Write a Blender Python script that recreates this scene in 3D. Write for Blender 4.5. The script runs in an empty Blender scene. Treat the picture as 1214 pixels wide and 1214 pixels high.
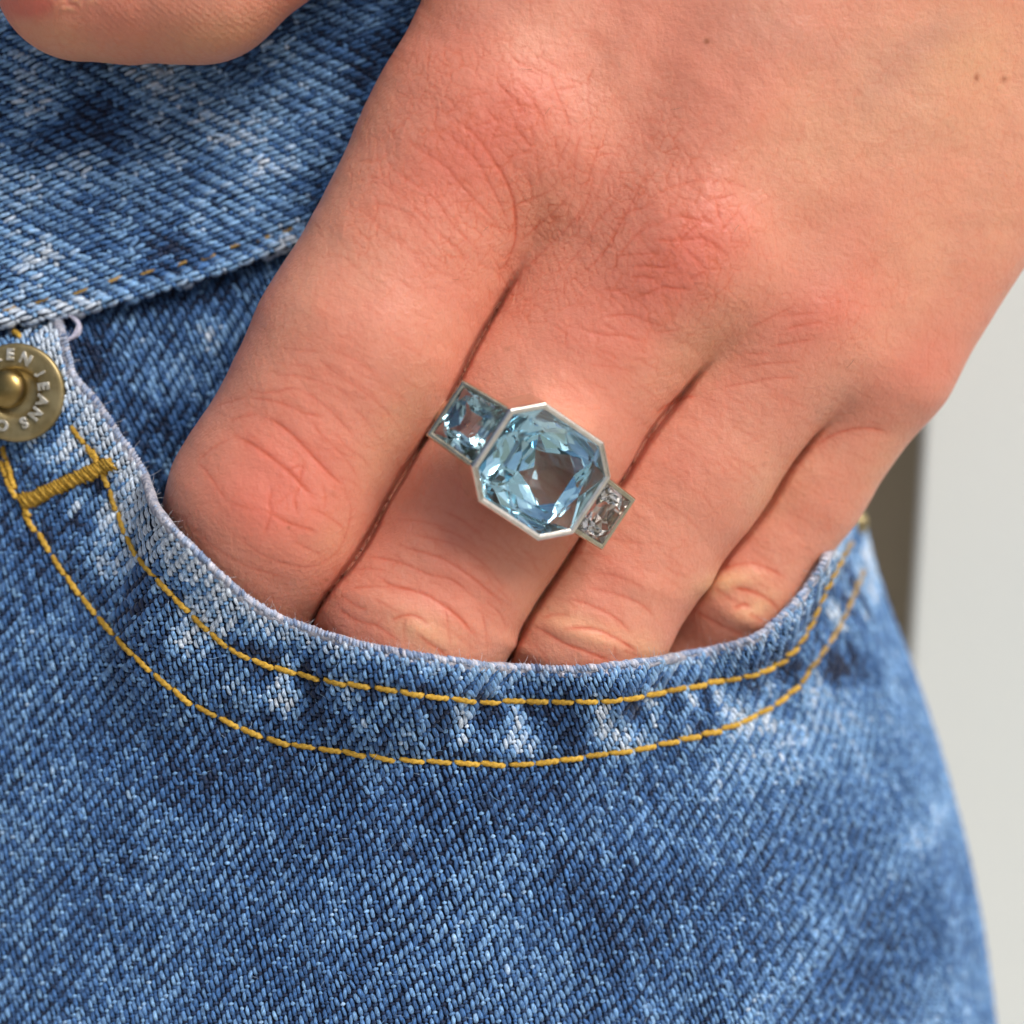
import bpy, math, random
import numpy as np
from mathutils import Matrix, Vector

random.seed(7)
rng = np.random.default_rng(11)
sc = bpy.context.scene
COL = sc.collection

# ------------------------------------------------------------------ camera, sky, sun, exposure
SC = 0.095 / 1214.0            # metres for one design unit (about 1/13 mm)
DIST = 2811.0                  # camera distance from the focus plane, design units
PITCH = math.radians(20)
ORG = np.array([0.0, 0.0, 0.95])
E_X = np.array([1.0, 0, 0])
E_UP = np.array([0, math.sin(PITCH), math.cos(PITCH)])
E_TO = np.array([0, -math.cos(PITCH), math.sin(PITCH)])

cam = bpy.data.cameras.new('camera')
cam.sensor_width = 36
cam.lens = 36 * DIST / 1214.0
cam.clip_start = 0.01
cam.clip_end = 100
cam.dof.use_dof = True
cam.dof.focus_distance = (DIST + 12) * SC
cam.dof.aperture_fstop = 14.5
cam_o = bpy.data.objects.new('camera', cam)
COL.objects.link(cam_o)
cpos = ORG + E_TO * DIST * SC
cam_o.matrix_world = Matrix(((E_X[0], E_UP[0], E_TO[0], cpos[0]),
                             (E_X[1], E_UP[1], E_TO[1], cpos[1]),
                             (E_X[2], E_UP[2], E_TO[2], cpos[2]), (0, 0, 0, 1)))
sc.camera = cam_o

SUN_DIR = 0.46 * E_X + 0.60 * E_UP + 0.66 * E_TO      # towards the light
SUN_DIR = SUN_DIR / np.linalg.norm(SUN_DIR)
elev = math.asin(SUN_DIR[2])
azim = math.atan2(SUN_DIR[0], SUN_DIR[1])
world = bpy.data.worlds.new('World')
sc.world = world
world.use_nodes = True
wn = world.node_tree
sky = wn.nodes.new('ShaderNodeTexSky')
sky.sky_type = 'NISHITA'
sky.sun_disc = False
sky.sun_elevation = elev
sky.sun_rotation = azim
sky.dust_density = 6.0
sky.air_density = 1.0
sky.ozone_density = 0.6
bg = wn.nodes['Background']
bg.inputs['Strength'].default_value = 0.078
wn.links.new(sky.outputs[0], bg.inputs['Color'])
sun = bpy.data.lights.new('sun', 'SUN')
sun.energy = 2.3
sun.angle = math.radians(24)
sun.color = (1.0, 0.955, 0.91)
sun_o = bpy.data.objects.new('sun', sun)
COL.objects.link(sun_o)
sun_o.rotation_euler = Vector(SUN_DIR).to_track_quat('Z', 'Y').to_euler()
sc.view_settings.view_transform = 'Standard'
sc.view_settings.look = 'None'
sc.view_settings.gamma = 1
sc.view_settings.exposure = 0.13
sc.render.engine = 'CYCLES'
cy = sc.cycles
cy.use_denoising = True
cy.max_bounces = 16
cy.transmission_bounces = 14
cy.glossy_bounces = 8
cy.diffuse_bounces = 4
cy.caustics_reflective = True
cy.caustics_refractive = True
cy.blur_glossy = 0.4
cy.sample_clamp_indirect = 6
cy.use_adaptive_sampling = True
cy.adaptive_threshold = 0.03

# ------------------------------------------------------------------ helpers
def unproj(p):
    """photo pixel + depth (x, y, z) -> design-space point at that depth"""
    p = np.asarray(p, float)
    q = p.copy()
    f = (DIST - p[..., 2]) / DIST
    q[..., 0] = 607 + (p[..., 0] - 607) * f
    q[..., 1] = 607 + (p[..., 1] - 607) * f
    return q

def proj(q):
    f = DIST / (DIST - q[..., 2])
    return 607 + (q[..., 0] - 607) * f, 607 + (q[..., 1] - 607) * f

BASIS = np.stack([E_X, -E_UP, E_TO])      # design axes (x right, y down, z to camera) in the world

def world_pts(q):
    q = np.asarray(q, float)
    c = np.stack([q[..., 0] - 607, q[..., 1] - 607, q[..., 2]], -1) * SC
    return c @ BASIS + ORG

def mesh_obj(name, verts, faces, mat=None, parent=None, smooth=True, attrs=None, world_space=False, sizes=None):
    v = np.asarray(verts, float).reshape(-1, 3)
    if not world_space:
        v = world_pts(v)
    me = bpy.data.meshes.new(name)
    if isinstance(faces, tuple):                          # (loop vertex indices, loop starts)
        lv, ls = faces
        me.vertices.add(len(v)); me.vertices.foreach_set('co', v.astype(np.float32).ravel())
        me.loops.add(len(lv)); me.loops.foreach_set('vertex_index', lv.astype(np.int32))
        me.polygons.add(len(ls)); me.polygons.foreach_set('loop_start', ls.astype(np.int32))
        me.update(calc_edges=True)
    elif isinstance(faces, np.ndarray):
        n, k = faces.shape
        me.vertices.add(len(v)); me.vertices.foreach_set('co', v.astype(np.float32).ravel())
        me.loops.add(n * k); me.loops.foreach_set('vertex_index', faces.astype(np.int32).ravel())
        me.polygons.add(n)
        me.polygons.foreach_set('loop_start', np.arange(0, n * k, k, dtype=np.int32))
        me.update(calc_edges=True)
    else:
        me.from_pydata([tuple(a) for a in v], [], [tuple(f) for f in faces])
    if smooth:
        me.polygons.foreach_set('use_smooth', np.ones(len(me.polygons), bool))
    for nm, data in (attrs or {}).items():
        a = me.attributes.new(nm, 'FLOAT_COLOR', 'POINT')
        d = np.ones((len(v), 4), np.float32); d[:, :data.shape[1]] = data
        a.data.foreach_set('color', d.ravel())
    if mat: me.materials.append(mat)
    o = bpy.data.objects.new(name, me)
    COL.objects.link(o)
    if parent: o.parent = parent
    return o

def empty(name, loc=ORG):
    o = bpy.data.objects.new(name, None)
    o.empty_display_size = 0.01
    COL.objects.link(o)
    return o

def tag(o, label, cat, group=None, kind=None):
    o['label'] = label; o['category'] = cat
    if group: o['group'] = group
    if kind: o['kind'] = kind
    return o

_tabs = {}
def vnoise(x, y, scale, seed=0):
    """smooth value noise 0..1"""
    if seed not in _tabs:
        _tabs[seed] = np.random.default_rng(seed + 100).random((256, 256))
    t = _tabs[seed]
    x = np.asarray(x, float) / scale + 1000; y = np.asarray(y, float) / scale + 1000
    xi = np.floor(x).astype(int); yi = np.floor(y).astype(int)
    fx = x - xi; fy = y - yi
    fx = fx * fx * (3 - 2 * fx); fy = fy * fy * (3 - 2 * fy)
    a = t[xi % 256, yi % 256]; b = t[(xi + 1) % 256, yi % 256]
    c = t[xi % 256, (yi + 1) % 256]; d = t[(xi + 1) % 256, (yi + 1) % 256]
    return (a * (1 - fx) + b * fx) * (1 - fy) + (c * (1 - fx) + d * fx) * fy

def spline(pts, n):
    """Catmull-Rom resampled evenly to n points"""
    p = np.asarray(pts, float)
    q = np.vstack([2 * p[0] - p[1], p, 2 * p[-1] - p[-2]])
    out = []
    for i in range(1, len(q) - 2):
        t = np.linspace(0, 1, 16, endpoint=False)[:, None]
        a, b, c, d = q[i - 1], q[i], q[i + 1], q[i + 2]
        out.append(0.5 * (2 * b + (c - a) * t + (2 * a - 5 * b + 4 * c - d) * t ** 2 + (3 * b - a - 3 * c + d) * t ** 3))
    out = np.vstack(out + [p[-1:]])
    s = np.r_[0, np.cumsum(np.linalg.norm(np.diff(out, axis=0), axis=1))]
    u = np.linspace(0, s[-1], n)
    return np.stack([np.interp(u, s, out[:, k]) for k in range(p.shape[1])], -1)

def path_len(p):
    return np.linalg.norm(np.diff(p, axis=0), axis=1).sum()

def tube(path, rad, sides=8, cap=True):
    """tube along a design-space polyline, returns verts, faces"""
    p = np.asarray(path, float); n = len(p)
    r = np.broadcast_to(np.asarray(rad, float), (n,))
    t = np.gradient(p, axis=0); t /= np.linalg.norm(t, axis=1)[:, None] + 1e-9
    up = np.array([0, 0, 1.0]) if abs(t[0, 2]) < 0.9 else np.array([1.0, 0, 0])
    vs = []
    for i in range(n):
        b = np.cross(t[i], up); b /= np.linalg.norm(b) + 1e-9
        up = np.cross(b, t[i])
        a = np.arange(sides) * 2 * math.pi / sides
        vs.append(p[i] + r[i] * (np.cos(a)[:, None] * b + np.sin(a)[:, None] * up))
    v = np.vstack(vs)
    f = []
    for i in range(n - 1):
        for k in range(sides):
            k2 = (k + 1) % sides
            f.append((i * sides + k, i * sides + k2, (i + 1) * sides + k2, (i + 1) * sides + k))
    if cap:
        f.append(tuple(range(sides))[::-1]); f.append(tuple(range((n - 1) * sides, n * sides)))
    return v, f

def join(parts):
    vs, fs, k = [], [], 0
    for v, f in parts:
        vs.append(v); fs += [tuple(i + k for i in q) for q in f]; k += len(v)
    return np.vstack(vs), fs

# ------------------------------------------------------------------ materials
def new_mat(name):
    m = bpy.data.materials.new(name); m.use_nodes = True
    nt = m.node_tree
    return m, nt, nt.nodes['Principled BSDF']

def N(nt, typ, **kw):
    n = nt.nodes.new(typ)
    for k, v in kw.items():
        if k.startswith('i_'):
            n.inputs[k[2:].replace('_', ' ')].default_value = v
        else:
            setattr(n, k, v)
    return n

def mixc(nt, fac, a, b, mode='MIX'):
    m = nt.nodes.new('ShaderNodeMix'); m.data_type = 'RGBA'; m.blend_type = mode
    for s, v in ((m.inputs[0], fac), (m.inputs[6], a), (m.inputs[7], b)):
        if isinstance(v, (int, float)): s.default_value = v
        elif isinstance(v, tuple): s.default_value = (*v, 1)
        else: nt.links.new(v, s)
    return m.outputs[2]

def math_n(nt, op, a, b=None, c=None):
    m = nt.nodes.new('ShaderNodeMath'); m.operation = op
    for s, v in zip(m.inputs, (a, b, c)):
        if v is None: continue
        if isinstance(v, (int, float)): s.default_value = v
        else: nt.links.new(v, s)
    return m.outputs[0]

def ramp(nt, src, lo, hi):
    m = nt.nodes.new('ShaderNodeMapRange'); m.interpolation_type = 'SMOOTHSTEP'
    nt.links.new(src, m.inputs[0]); m.inputs[1].default_value = lo; m.inputs[2].default_value = hi
    return m.outputs[0]

# --- skin
def make_skin():
    m, nt, b = new_mat('skin')
    L = nt.links.new
    at = N(nt, 'ShaderNodeAttribute', attribute_name='tone')     # r flush, g pale, b crease
    at2 = N(nt, 'ShaderNodeAttribute', attribute_name='marks')   # r mole, g vein, b crackle amount
    s1 = N(nt, 'ShaderNodeSeparateColor'); L(at.outputs['Color'], s1.inputs[0])
    s2 = N(nt, 'ShaderNodeSeparateColor'); L(at2.outputs['Color'], s2.inputs[0])
    tc = N(nt, 'ShaderNodeTexCoord')
    at3 = N(nt, 'ShaderNodeAttribute', attribute_name='mottle')  # r broad, g middle, b crackle lines
    s3 = N(nt, 'ShaderNodeSeparateColor'); L(at3.outputs['Color'], s3.inputs[0])
    fn = N(nt, 'ShaderNodeTexNoise', i_Scale=1900.0, i_Detail=2.0, i_Roughness=0.6); L(tc.outputs['Object'], fn.inputs['Vector'])
    fine = fn.outputs[0]
    base = mixc(nt, s3.outputs[0], (0.670, 0.272, 0.192), (0.685, 0.330, 0.230))
    base = mixc(nt, math_n(nt, 'MULTIPLY', s3.outputs[1], 0.25), base, (0.63, 0.235, 0.155))
    base = mixc(nt, math_n(nt, 'MULTIPLY', ramp(nt, fine, 0.5, 0.8), 0.15), base, (0.60, 0.23, 0.14))
    base = mixc(nt, s1.outputs[1], base, (0.70, 0.42, 0.245))
    base = mixc(nt, s1.outputs[0], base, (0.64, 0.185, 0.135))
    base = mixc(nt, math_n(nt, 'MULTIPLY', s2.outputs[1], 0.5), base, (0.47, 0.255, 0.20))
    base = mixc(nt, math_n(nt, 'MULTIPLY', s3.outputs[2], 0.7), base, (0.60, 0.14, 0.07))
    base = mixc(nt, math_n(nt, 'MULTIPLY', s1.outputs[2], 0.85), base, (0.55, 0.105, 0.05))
    base = mixc(nt, s2.outputs[0], base, (0.30, 0.09, 0.035))
    L(base, b.inputs['Base Color'])
    b.inputs['Subsurface Weight'].default_value = 0.55
    b.inputs['Subsurface Radius'].default_value = (1.0, 0.38, 0.22)
    b.inputs['Subsurface Scale'].default_value = 0.0007
    b.inputs['Specular IOR Level'].default_value = 0.32
    b.inputs['Roughness'].default_value = 0.47
    bp = N(nt, 'ShaderNodeBump', i_Strength=0.9, i_Distance=0.00010)
    L(fine, bp.inputs['Height']); L(bp.outputs[0], b.inputs['Normal'])
    return m

def make_thread_mat(name, rough=0.85, bump=0.5):
    m, nt, b = new_mat(name)
    L = nt.links.new
    at = N(nt, 'ShaderNodeAttribute', attribute_name='tint')
    tc = N(nt, 'ShaderNodeTexCoord')
    n = N(nt, 'ShaderNodeTexNoise', i_Scale=7000.0, i_Detail=3.0); L(tc.outputs['Object'], n.inputs['Vector'])
    n2 = N(nt, 'ShaderNodeTexNoise', i_Scale=2600.0, i_Detail=2.0); L(tc.outputs['Object'], n2.inputs['Vector'])
    hs = N(nt, 'ShaderNodeMapRange'); L(n2.outputs[0], hs.inputs[0])
    hs.inputs[1].default_value = 0.3; hs.inputs[2].default_value = 0.7; hs.inputs[3].default_value = 0.72; hs.inputs[4].default_value = 1.3
    fb = N(nt, 'ShaderNodeAttribute', attribute_name='fibre')
    n3 = N(nt, 'ShaderNodeTexNoise', i_Scale=2.6, i_Detail=2.0); L(fb.outputs['Vector'], n3.inputs['Vector'])
    fs_ = N(nt, 'ShaderNodeMapRange'); L(n3.outputs[0], fs_.inputs[0])
    fs_.inputs[1].default_value = 0.3; fs_.inputs[2].default_value = 0.7; fs_.inputs[3].default_value = 0.5; fs_.inputs[4].default_value = 1.5
    c0 = N(nt, 'ShaderNodeVectorMath', operation='SCALE'); L(at.outputs['Color'], c0.inputs[0]); L(fs_.outputs[0], c0.inputs['Scale'])
    c = c0.outputs[0]
    vm = N(nt, 'ShaderNodeVectorMath', operation='SCALE'); L(c, vm.inputs[0]); L(hs.outputs[0], vm.inputs['Scale'])
    L(vm.outputs[0], b.inputs['Base Color'])
    b.inputs['Roughness'].default_value = rough
    b.inputs['Specular IOR Level'].default_value = 0.3
    b.inputs['Sheen Weight'].default_value = 0.15
    b.inputs['Sheen Roughness'].default_value = 0.5
    bp = N(nt, 'ShaderNodeBump', i_Strength=bump, i_Distance=0.00008); L(n.outputs[0], bp.inputs['Height'])
    L(bp.outputs[0], b.inputs['Normal'])
    return m

def make_plain(name, c1, c2, scale, rough, metal=0.0, bump=0.0, bdist=0.0001, spec=0.5, detail=4):
    m, nt, b = new_mat(name)
    L = nt.links.new
    tc = N(nt, 'ShaderNodeTexCoord')
    n = N(nt, 'ShaderNodeTexNoise', i_Scale=float(scale), i_Detail=float(detail)); L(tc.outputs['Object'], n.inputs['Vector'])
    L(mixc(nt, ramp(nt, n.outputs[0], 0.35, 0.65), c1, c2), b.inputs['Base Color'])
    b.inputs['Roughness'].default_value = rough
    b.inputs['Metallic'].default_value = metal
    b.inputs['Specular IOR Level'].default_value = spec
    if bump:
        bp = N(nt, 'ShaderNodeBump', i_Strength=bump, i_Distance=bdist); L(n.outputs[0], bp.inputs['Height'])
        L(bp.outputs[0], b.inputs['Normal'])
    return m

M_SKIN = make_skin()
M_WEAVE = make_thread_mat('denim_thread', 0.55)
M_CLOTH = make_plain('denim_ground', (0.005, 0.010, 0.028), (0.010, 0.022, 0.055), 3000, 0.95, bump=0.4)
M_HEM = make_plain('hem_fold', (0.26, 0.29, 0.38), (0.50, 0.50, 0.56), 1500, 0.9, bump=1.0, bdist=0.0004, spec=0.2)
M_STITCH = make_plain('mustard_thread', (0.44, 0.255, 0.030), (0.66, 0.42, 0.075), 2200, 0.7, bump=0.9, spec=0.2)
M_DULL_STITCH = make_plain('faded_mustard_thread', (0.36, 0.23, 0.07), (0.46, 0.31, 0.10), 2500, 0.7, bump=0.5, spec=0.3)
for _m in (M_STITCH, M_DULL_STITCH):                      # no two stitches fade alike
    _nt = _m.node_tree; _b = _nt.nodes['Principled BSDF']; _src = _b.inputs['Base Color'].links[0].from_socket
    _oi = _nt.nodes.new('ShaderNodeObjectInfo'); _mr = _nt.nodes.new('ShaderNodeMapRange')
    _nt.links.new(_oi.outputs['Random'], _mr.inputs[0]); _mr.inputs[3].default_value = 0.72; _mr.inputs[4].default_value = 1.12
    _vm = _nt.nodes.new('ShaderNodeVectorMath'); _vm.operation = 'SCALE'
    _nt.links.new(_src, _vm.inputs[0]); _nt.links.new(_mr.outputs[0], _vm.inputs['Scale']); _nt.links.new(_vm.outputs[0], _b.inputs['Base Color'])
M_LINT = make_plain('lint', (0.42, 0.42, 0.56), (0.62, 0.62, 0.74), 5000, 0.9, bump=0.6)
M_BRASS = make_plain('aged_brass', (0.25, 0.20, 0.095), (0.36, 0.30, 0.16), 500, 0.42, metal=0.75, bump=0.35, bdist=0.00012)
M_STUD = make_plain('brass_stud', (0.30, 0.22, 0.085), (0.40, 0.30, 0.13), 700, 0.34, metal=1.0, bump=0.2)
M_LETTER = make_plain('worn_letter', (0.40, 0.38, 0.30), (0.62, 0.62, 0.58), 1500, 0.4, metal=0.6)
M_SILVER = make_plain('white_gold', (0.74, 0.72, 0.66), (0.86, 0.84, 0.79), 900, 0.19, metal=1.0, bump=0.5, bdist=0.00008, detail=8)
M_SILVER_REFL = make_plain('warm_white_gold', (0.44, 0.41, 0.31), (0.56, 0.53, 0.42), 900, 0.2, metal=1.0, bump=0.5, bdist=0.00008, detail=8)  # side bezels: olive reflections of the surroundings painted into the metal colour
M_NAIL = make_plain('nail', (0.62, 0.46, 0.36), (0.70, 0.55, 0.45), 300, 0.3)
M_HAIR = make_plain('skin_hair', (0.20, 0.10, 0.05), (0.30, 0.16, 0.09), 900, 0.5)
M_WHITE = make_plain('white_paint', (0.78, 0.85, 0.85), (0.81, 0.87, 0.86), 6, 0.55, bump=0.05)
M_BOUNCE = make_plain('pale_paving', (0.38, 0.36, 0.32), (0.48, 0.45, 0.41), 3, 0.9)  # for the unseen bounce sheet below
M_OLIVE = make_plain('olive_wall', (0.60, 0.53, 0.39), (0.64, 0.57, 0.43), 8, 0.8)

def make_gem(name, col, dens):
    m, nt, b = new_mat(name)
    b.inputs['Base Color'].default_value = (*col, 1)
    b.inputs['Transmission Weight'].default_value = 1.0
    b.inputs['IOR'].default_value = 1.63
    b.inputs['Roughness'].default_value = 0.0
    b.inputs['Specular IOR Level'].default_value = 0.6
    va = N(nt, 'ShaderNodeVolumeAbsorption', i_Density=dens); va.inputs['Color'].default_value = (0.28, 0.78, 0.98, 1)
    nt.links.new(va.outputs[0], nt.nodes['Material Output'].inputs['Volume'])
    return m
M_GEM = make_gem('aquamarine', (0.955, 0.995, 1.0), 86.0)
M_GEM2 = make_gem('smoky_aquamarine', (0.60, 0.68, 0.70), 110.0)
M_GEM3 = make_gem('clear_smoky_aquamarine', (0.66, 0.60, 0.58), 30.0)

# ------------------------------------------------------------------ background
def bg_point(px, py, zm):
    return unproj(np.array([px, py, zm / SC]))

wall = None
def make_background():
    # olive wall, far, and white panel nearer; both stand upright in the world
    def slab(name, px_left, depth, w, thick, h, mat, edge=0.0):
        p = world_pts(bg_point(px_left, 650, -depth))
        x0, y0 = p[0], p[1]
        z0, z1 = p[2] - h / 2, p[2] + h / 2
        e = edge
        prof = [(x0, y0 + thick), (x0, y0 + e), (x0 + e * 0.3, y0 + e * 0.3), (x0 + e, y0), (x0 + w - e, y0), (x0 + w, y0 + e), (x0 + w, y0 + thick)]
        n = len(prof)
        v = [(x, y, z0) for x, y in prof] + [(x, y, z1) for x, y in prof]
        f = [(i, (i + 1) % n, (i + 1) % n + n, i + n) for i in range(n)]
        f += [tuple(range(n))[::-1], tuple(range(n, 2 * n))]
        return mesh_obj(name, v, f, mat, smooth=False, world_space=True)
    w = slab('wall', 700, 0.14, 0.9, 0.05, 2.2, M_OLIVE, 0.003)
    w['kind'] = 'structure'
    p = slab('door_panel', 1088, 0.085, 0.75, 0.002, 2.0, M_WHITE, 0.0006)
    tag(p, 'blurred white painted upright panel behind the hip at the right', 'panel')
make_background()
def make_ground():
    o = mesh_obj('ground', [(-30, -30, 0), (30, -30, 0), (30, 30, 0), (-30, 30, 0)], [(0, 1, 2, 3)], M_BOUNCE, world_space=True, smooth=False)  # out-of-view sheet, added only to bounce daylight up onto the hand
    o['kind'] = 'structure'
make_ground()

# ------------------------------------------------------------------ the hand
def cone(a, b):
    return (unproj(np.array(a[:3], float)), a[3], unproj(np.array(b[:3], float)), b[3])

def chain(pts):
    return [cone(pts[i], pts[i + 1]) for i in range(len(pts) - 1)]

FING = [
    chain([(560, 160, -78, 126), (430, 406, -62, 126), (322, 599, -62, 123), (252, 760, -140, 100), (200, 880, -225, 86)]),
    chain([(800, 300, -80, 118), (637, 504, -86, 119), (490, 737, -86, 116), (425, 880, -165, 94), (390, 960, -240, 80)]),
    chain([(940, 375, -122, 108), (815, 548, -142, 105), (689, 747, -148, 102), (625, 880, -215, 85), (600, 950, -280, 74)]),
    chain([(1043, 426, -182, 92), (955, 569, -212, 78), (874, 700, -225, 76), (830, 800, -265, 64), (810, 860, -300, 56)]),
]
FING[1].append(cone((695, 372, -98, 104), (642, 462, -95, 104)))
FK = [40, 40, 34, 30]
PALM = [
    cone((556, 175, -85, 122), (800, -360, -95, 130)),
    cone((795, 300, -82, 116), (1010, -330, -70, 135)),
    cone((935, 375, -122, 104), (1190, -230, -105, 130)),
    cone((1043, 425, -176, 90), (1335, -90, -170, 115)),
    cone((680, 190, -110, 100), (900, -300, -90, 120)),
    cone((690, 230, -130, 90), (610, 370, -180, 70)),
    cone((870, 300, -130, 92), (1100, -250, -100, 120)),
]
KNOB = [((612, 148, -26), 60, 80), ((818, 300, -28), 56, 80)]
THUMB = chain([(95, -30, -46, 103), (160, -33, -48, 105), (180, -36, -48, 104), (235, -38, -46, 110), (308, -98, -48, 108), (520, -290, -60, 118), (800, -360, -95, 120)])

FILL = [cone((610, 330, -165, 62), (380, 740, -185, 58)), cone((760, 520, -195, 55), (600, 770, -220, 50)), cone((930, 560, -255, 45), (800, 760, -270, 42))]

def sd_cone(P, c):
    a, ra, b, rb = c
    ba = (b - a).astype(np.float32); pa = P - a.astype(np.float32)
    h = np.clip(pa @ ba / float(ba @ ba), 0, 1)
    d = pa - h[:, None] * ba
    return np.sqrt(np.einsum('ij,ij->i', d, d)) - (ra + (rb - ra) * h)

def smin(a, b, k):
    h = np.maximum(k - np.abs(a - b), 0) / k
    return np.minimum(a, b) - h * h * k * 0.25

def sd_palm(P):
    palm = sd_cone(P, PALM[0])
    for c in PALM[1:]: palm = smin(palm, sd_cone(P, c), 95)
    for c, r, k in KNOB:
        c3 = unproj(np.array(c, float)).astype(np.float32)
        palm = smin(palm, np.linalg.norm(P - c3, axis=1) - r, k)
    return palm

def sdf(P):
    P = P.astype(np.float32)
    palm = sd_palm(P)
    out = None
    for f, k in zip(FING, FK):
        d = sd_cone(P, f[0])
        for c in f[1:]: d = smin(d, sd_cone(P, c), 26)
        d = smin(palm, d, k)
        out = d if out is None else smin(out, d, 7)
    for c in FILL: out = np.minimum(out, sd_cone(P, c))
    th = sd_cone(P, THUMB[0])
    for c in THUMB[1:]: th = smin(th, sd_cone(P, c), 20)
    return smin(out, th, 40)

def raw_fingers(P):
    P = P.astype(np.float32); out = []
    for f in FING:
        d = sd_cone(P, f[0])
        for c in f[1:]: d = smin(d, sd_cone(P, c), 26)
        out.append(d)
    return out

def surface_nets():
    h = 4.0; B = 4
    lo = np.array([-60.0, -250.0, -330.0]); hi = np.array([1340.0, 985.0, 120.0])
    nb = np.ceil((hi - lo) / (h * B)).astype(int)
    n = nb * B
    bi = np.stack(np.meshgrid(*[np.arange(k) for k in nb], indexing='ij'), -1).reshape(-1, 3)
    cen = lo + (bi * B + (B - 1) / 2) * h
    dc = np.concatenate([sdf(c) for c in np.array_split(cen, 12)])
    near = np.abs(dc) < h * B * 0.9 + 14
    sg = np.where(dc < 0, -99.0, 99.0).astype(np.float32).reshape(tuple(nb))
    F = np.repeat(np.repeat(np.repeat(sg, B, 0), B, 1), B, 2)
    loc = np.stack(np.meshgrid(*[np.arange(B)] * 3, indexing='ij'), -1).reshape(-1, 3)
    nbk = bi[near]
    for ch in np.array_split(nbk, max(1, len(nbk) // 6000)):
        idx = (ch[:, None, :] * B + loc[None]).reshape(-1, 3)
        F[idx[:, 0], idx[:, 1], idx[:, 2]] = sdf(lo + idx * h)
    for ax in range(3):                                   # close the surface at the box
        s = [slice(None)] * 3
        for e in (0, -1):
            s[ax] = e; F[tuple(s)] = np.maximum(F[tuple(s)], 1.0)
    ins = F < 0
    c = np.zeros(tuple(n - 1), np.uint8)
    corners = [(i, j, k) for i in (0, 1) for j in (0, 1) for k in (0, 1)]
    for (i, j, k) in corners:
        c += ins[i:n[0] - 1 + i, j:n[1] - 1 + j, k:n[2] - 1 + k]
    cells = np.argwhere((c > 0) & (c < 8)); del c
    ids = np.ravel_multi_index(cells.T, tuple(n - 1))
    val = np.stack([F[cells[:, 0] + i, cells[:, 1] + j, cells[:, 2] + k] for (i, j, k) in corners], 1)
    cor = np.array(corners, float)
    acc = np.zeros((len(cells), 3)); cnt = np.zeros(len(cells))
    for a in range(8):
        for b in range(a + 1, 8):
            if np.abs(cor[a] - cor[b]).sum() != 1: continue
            va, vb = val[:, a], val[:, b]
            m = (va < 0) != (vb < 0)
            t = np.clip(va[m] / (va[m] - vb[m]), 0, 1)
            acc[m] += cor[a] + t[:, None] * (cor[b] - cor[a]); cnt[m] += 1
    verts = lo + (cells + acc / cnt[:, None]) * h
    quads = []
    for ax in range(3):
        a1, a2 = (ax + 1) % 3, (ax + 2) % 3
        s0 = [slice(None)] * 3; s1 = [slice(None)] * 3
        s0[ax] = slice(0, -1); s1[ax] = slice(1, None)
        I0, I1 = ins[tuple(s0)], ins[tuple(s1)]
        e = np.argwhere(I0 != I1)
        e = e[(e[:, a1] > 0) & (e[:, a2] > 0) & (e[:, a1] < n[a1] - 1) & (e[:, a2] < n[a2] - 1)]
        flip = I0[e[:, 0], e[:, 1], e[:, 2]]
        q = []
        for d1, d2 in ((-1, -1), (0, -1), (0, 0), (-1, 0)):
            p = e.copy(); p[:, a1] += d1; p[:, a2] += d2
            q.append(np.searchsorted(ids, np.ravel_multi_index(p.T, tuple(n - 1))))
        q = np.stack(q, 1)
        q[~flip] = q[~flip][:, ::-1]
        quads.append(q)
    quads = np.vstack(quads)
    # pull vertices onto the surface and take normals
    inner = np.all((verts > lo + 3 * h) & (verts < lo + (n - 4) * h), axis=1)
    def normals():
        d1 = verts[quads[:, 2]] - verts[quads[:, 0]]; d2 = verts[quads[:, 3]] - verts[quads[:, 1]]
        fn = np.cross(d1, d2); G = np.zeros_like(verts)
        for k in range(3):
            for c in range(4): G[:, k] += np.bincount(quads[:, c], fn[:, k], len(verts))
        return G / (np.linalg.norm(G, axis=1)[:, None] + 1e-9)
    G = normals()
    d = np.concatenate([sdf(p) for p in np.array_split(verts, 8)])
    verts -= G * (np.clip(d, -2, 2) * inner)[:, None]
    # split the camera-facing skin in frame into a finer net; neighbours take the extra points as n-gons
    G = normals()
    qc = verts[quads].mean(1); qn = G[quads].mean(1); px, py = proj(qc)
    sel = (qn[:, 2] > -0.12) & (px > -30) & (px < 1244) & (py > -30) & (py < 830)
    R = quads[sel]; K = quads[~sel]; nv = len(verts)
    ed = np.stack([R, np.roll(R, -1, 1)], -1).reshape(-1, 2); ed.sort(axis=1)
    key, inv = np.unique(ed[:, 0].astype(np.int64) * nv + ed[:, 1], return_inverse=True)
    ea, eb = key // nv, key % nv
    mid = (verts[ea] + verts[eb]) / 2; cen = verts[R].mean(1)
    em = nv + inv.reshape(-1, 4); cc = nv + len(key) + np.arange(len(R))
    sub = np.concatenate([np.stack([R[:, i], em[:, i], cc, em[:, i - 1]], 1) for i in range(4)])
    ke = np.stack([K, np.roll(K, -1, 1)], -1); ke.sort(axis=2)
    kk = ke[..., 0].astype(np.int64) * nv + ke[..., 1]
    pos = np.clip(np.searchsorted(key, kk), 0, len(key) - 1); hit = key[pos] == kk
    plain = ~hit.any(1)
    ng = []
    for q, hh, pp in zip(K[~plain], hit[~plain], pos[~plain]):
        f = []
        for i in range(4):
            f.append(q[i])
            if hh[i]: f.append(nv + pp[i])
        ng.append(f)
    newv = np.concatenate([mid, cen]); newn = np.concatenate([G[ea] + G[eb], G[R].sum(1)])
    newn /= np.linalg.norm(newn, axis=1)[:, None] + 1e-9
    d = np.concatenate([sdf(p) for p in np.array_split(newv, 8)])
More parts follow.
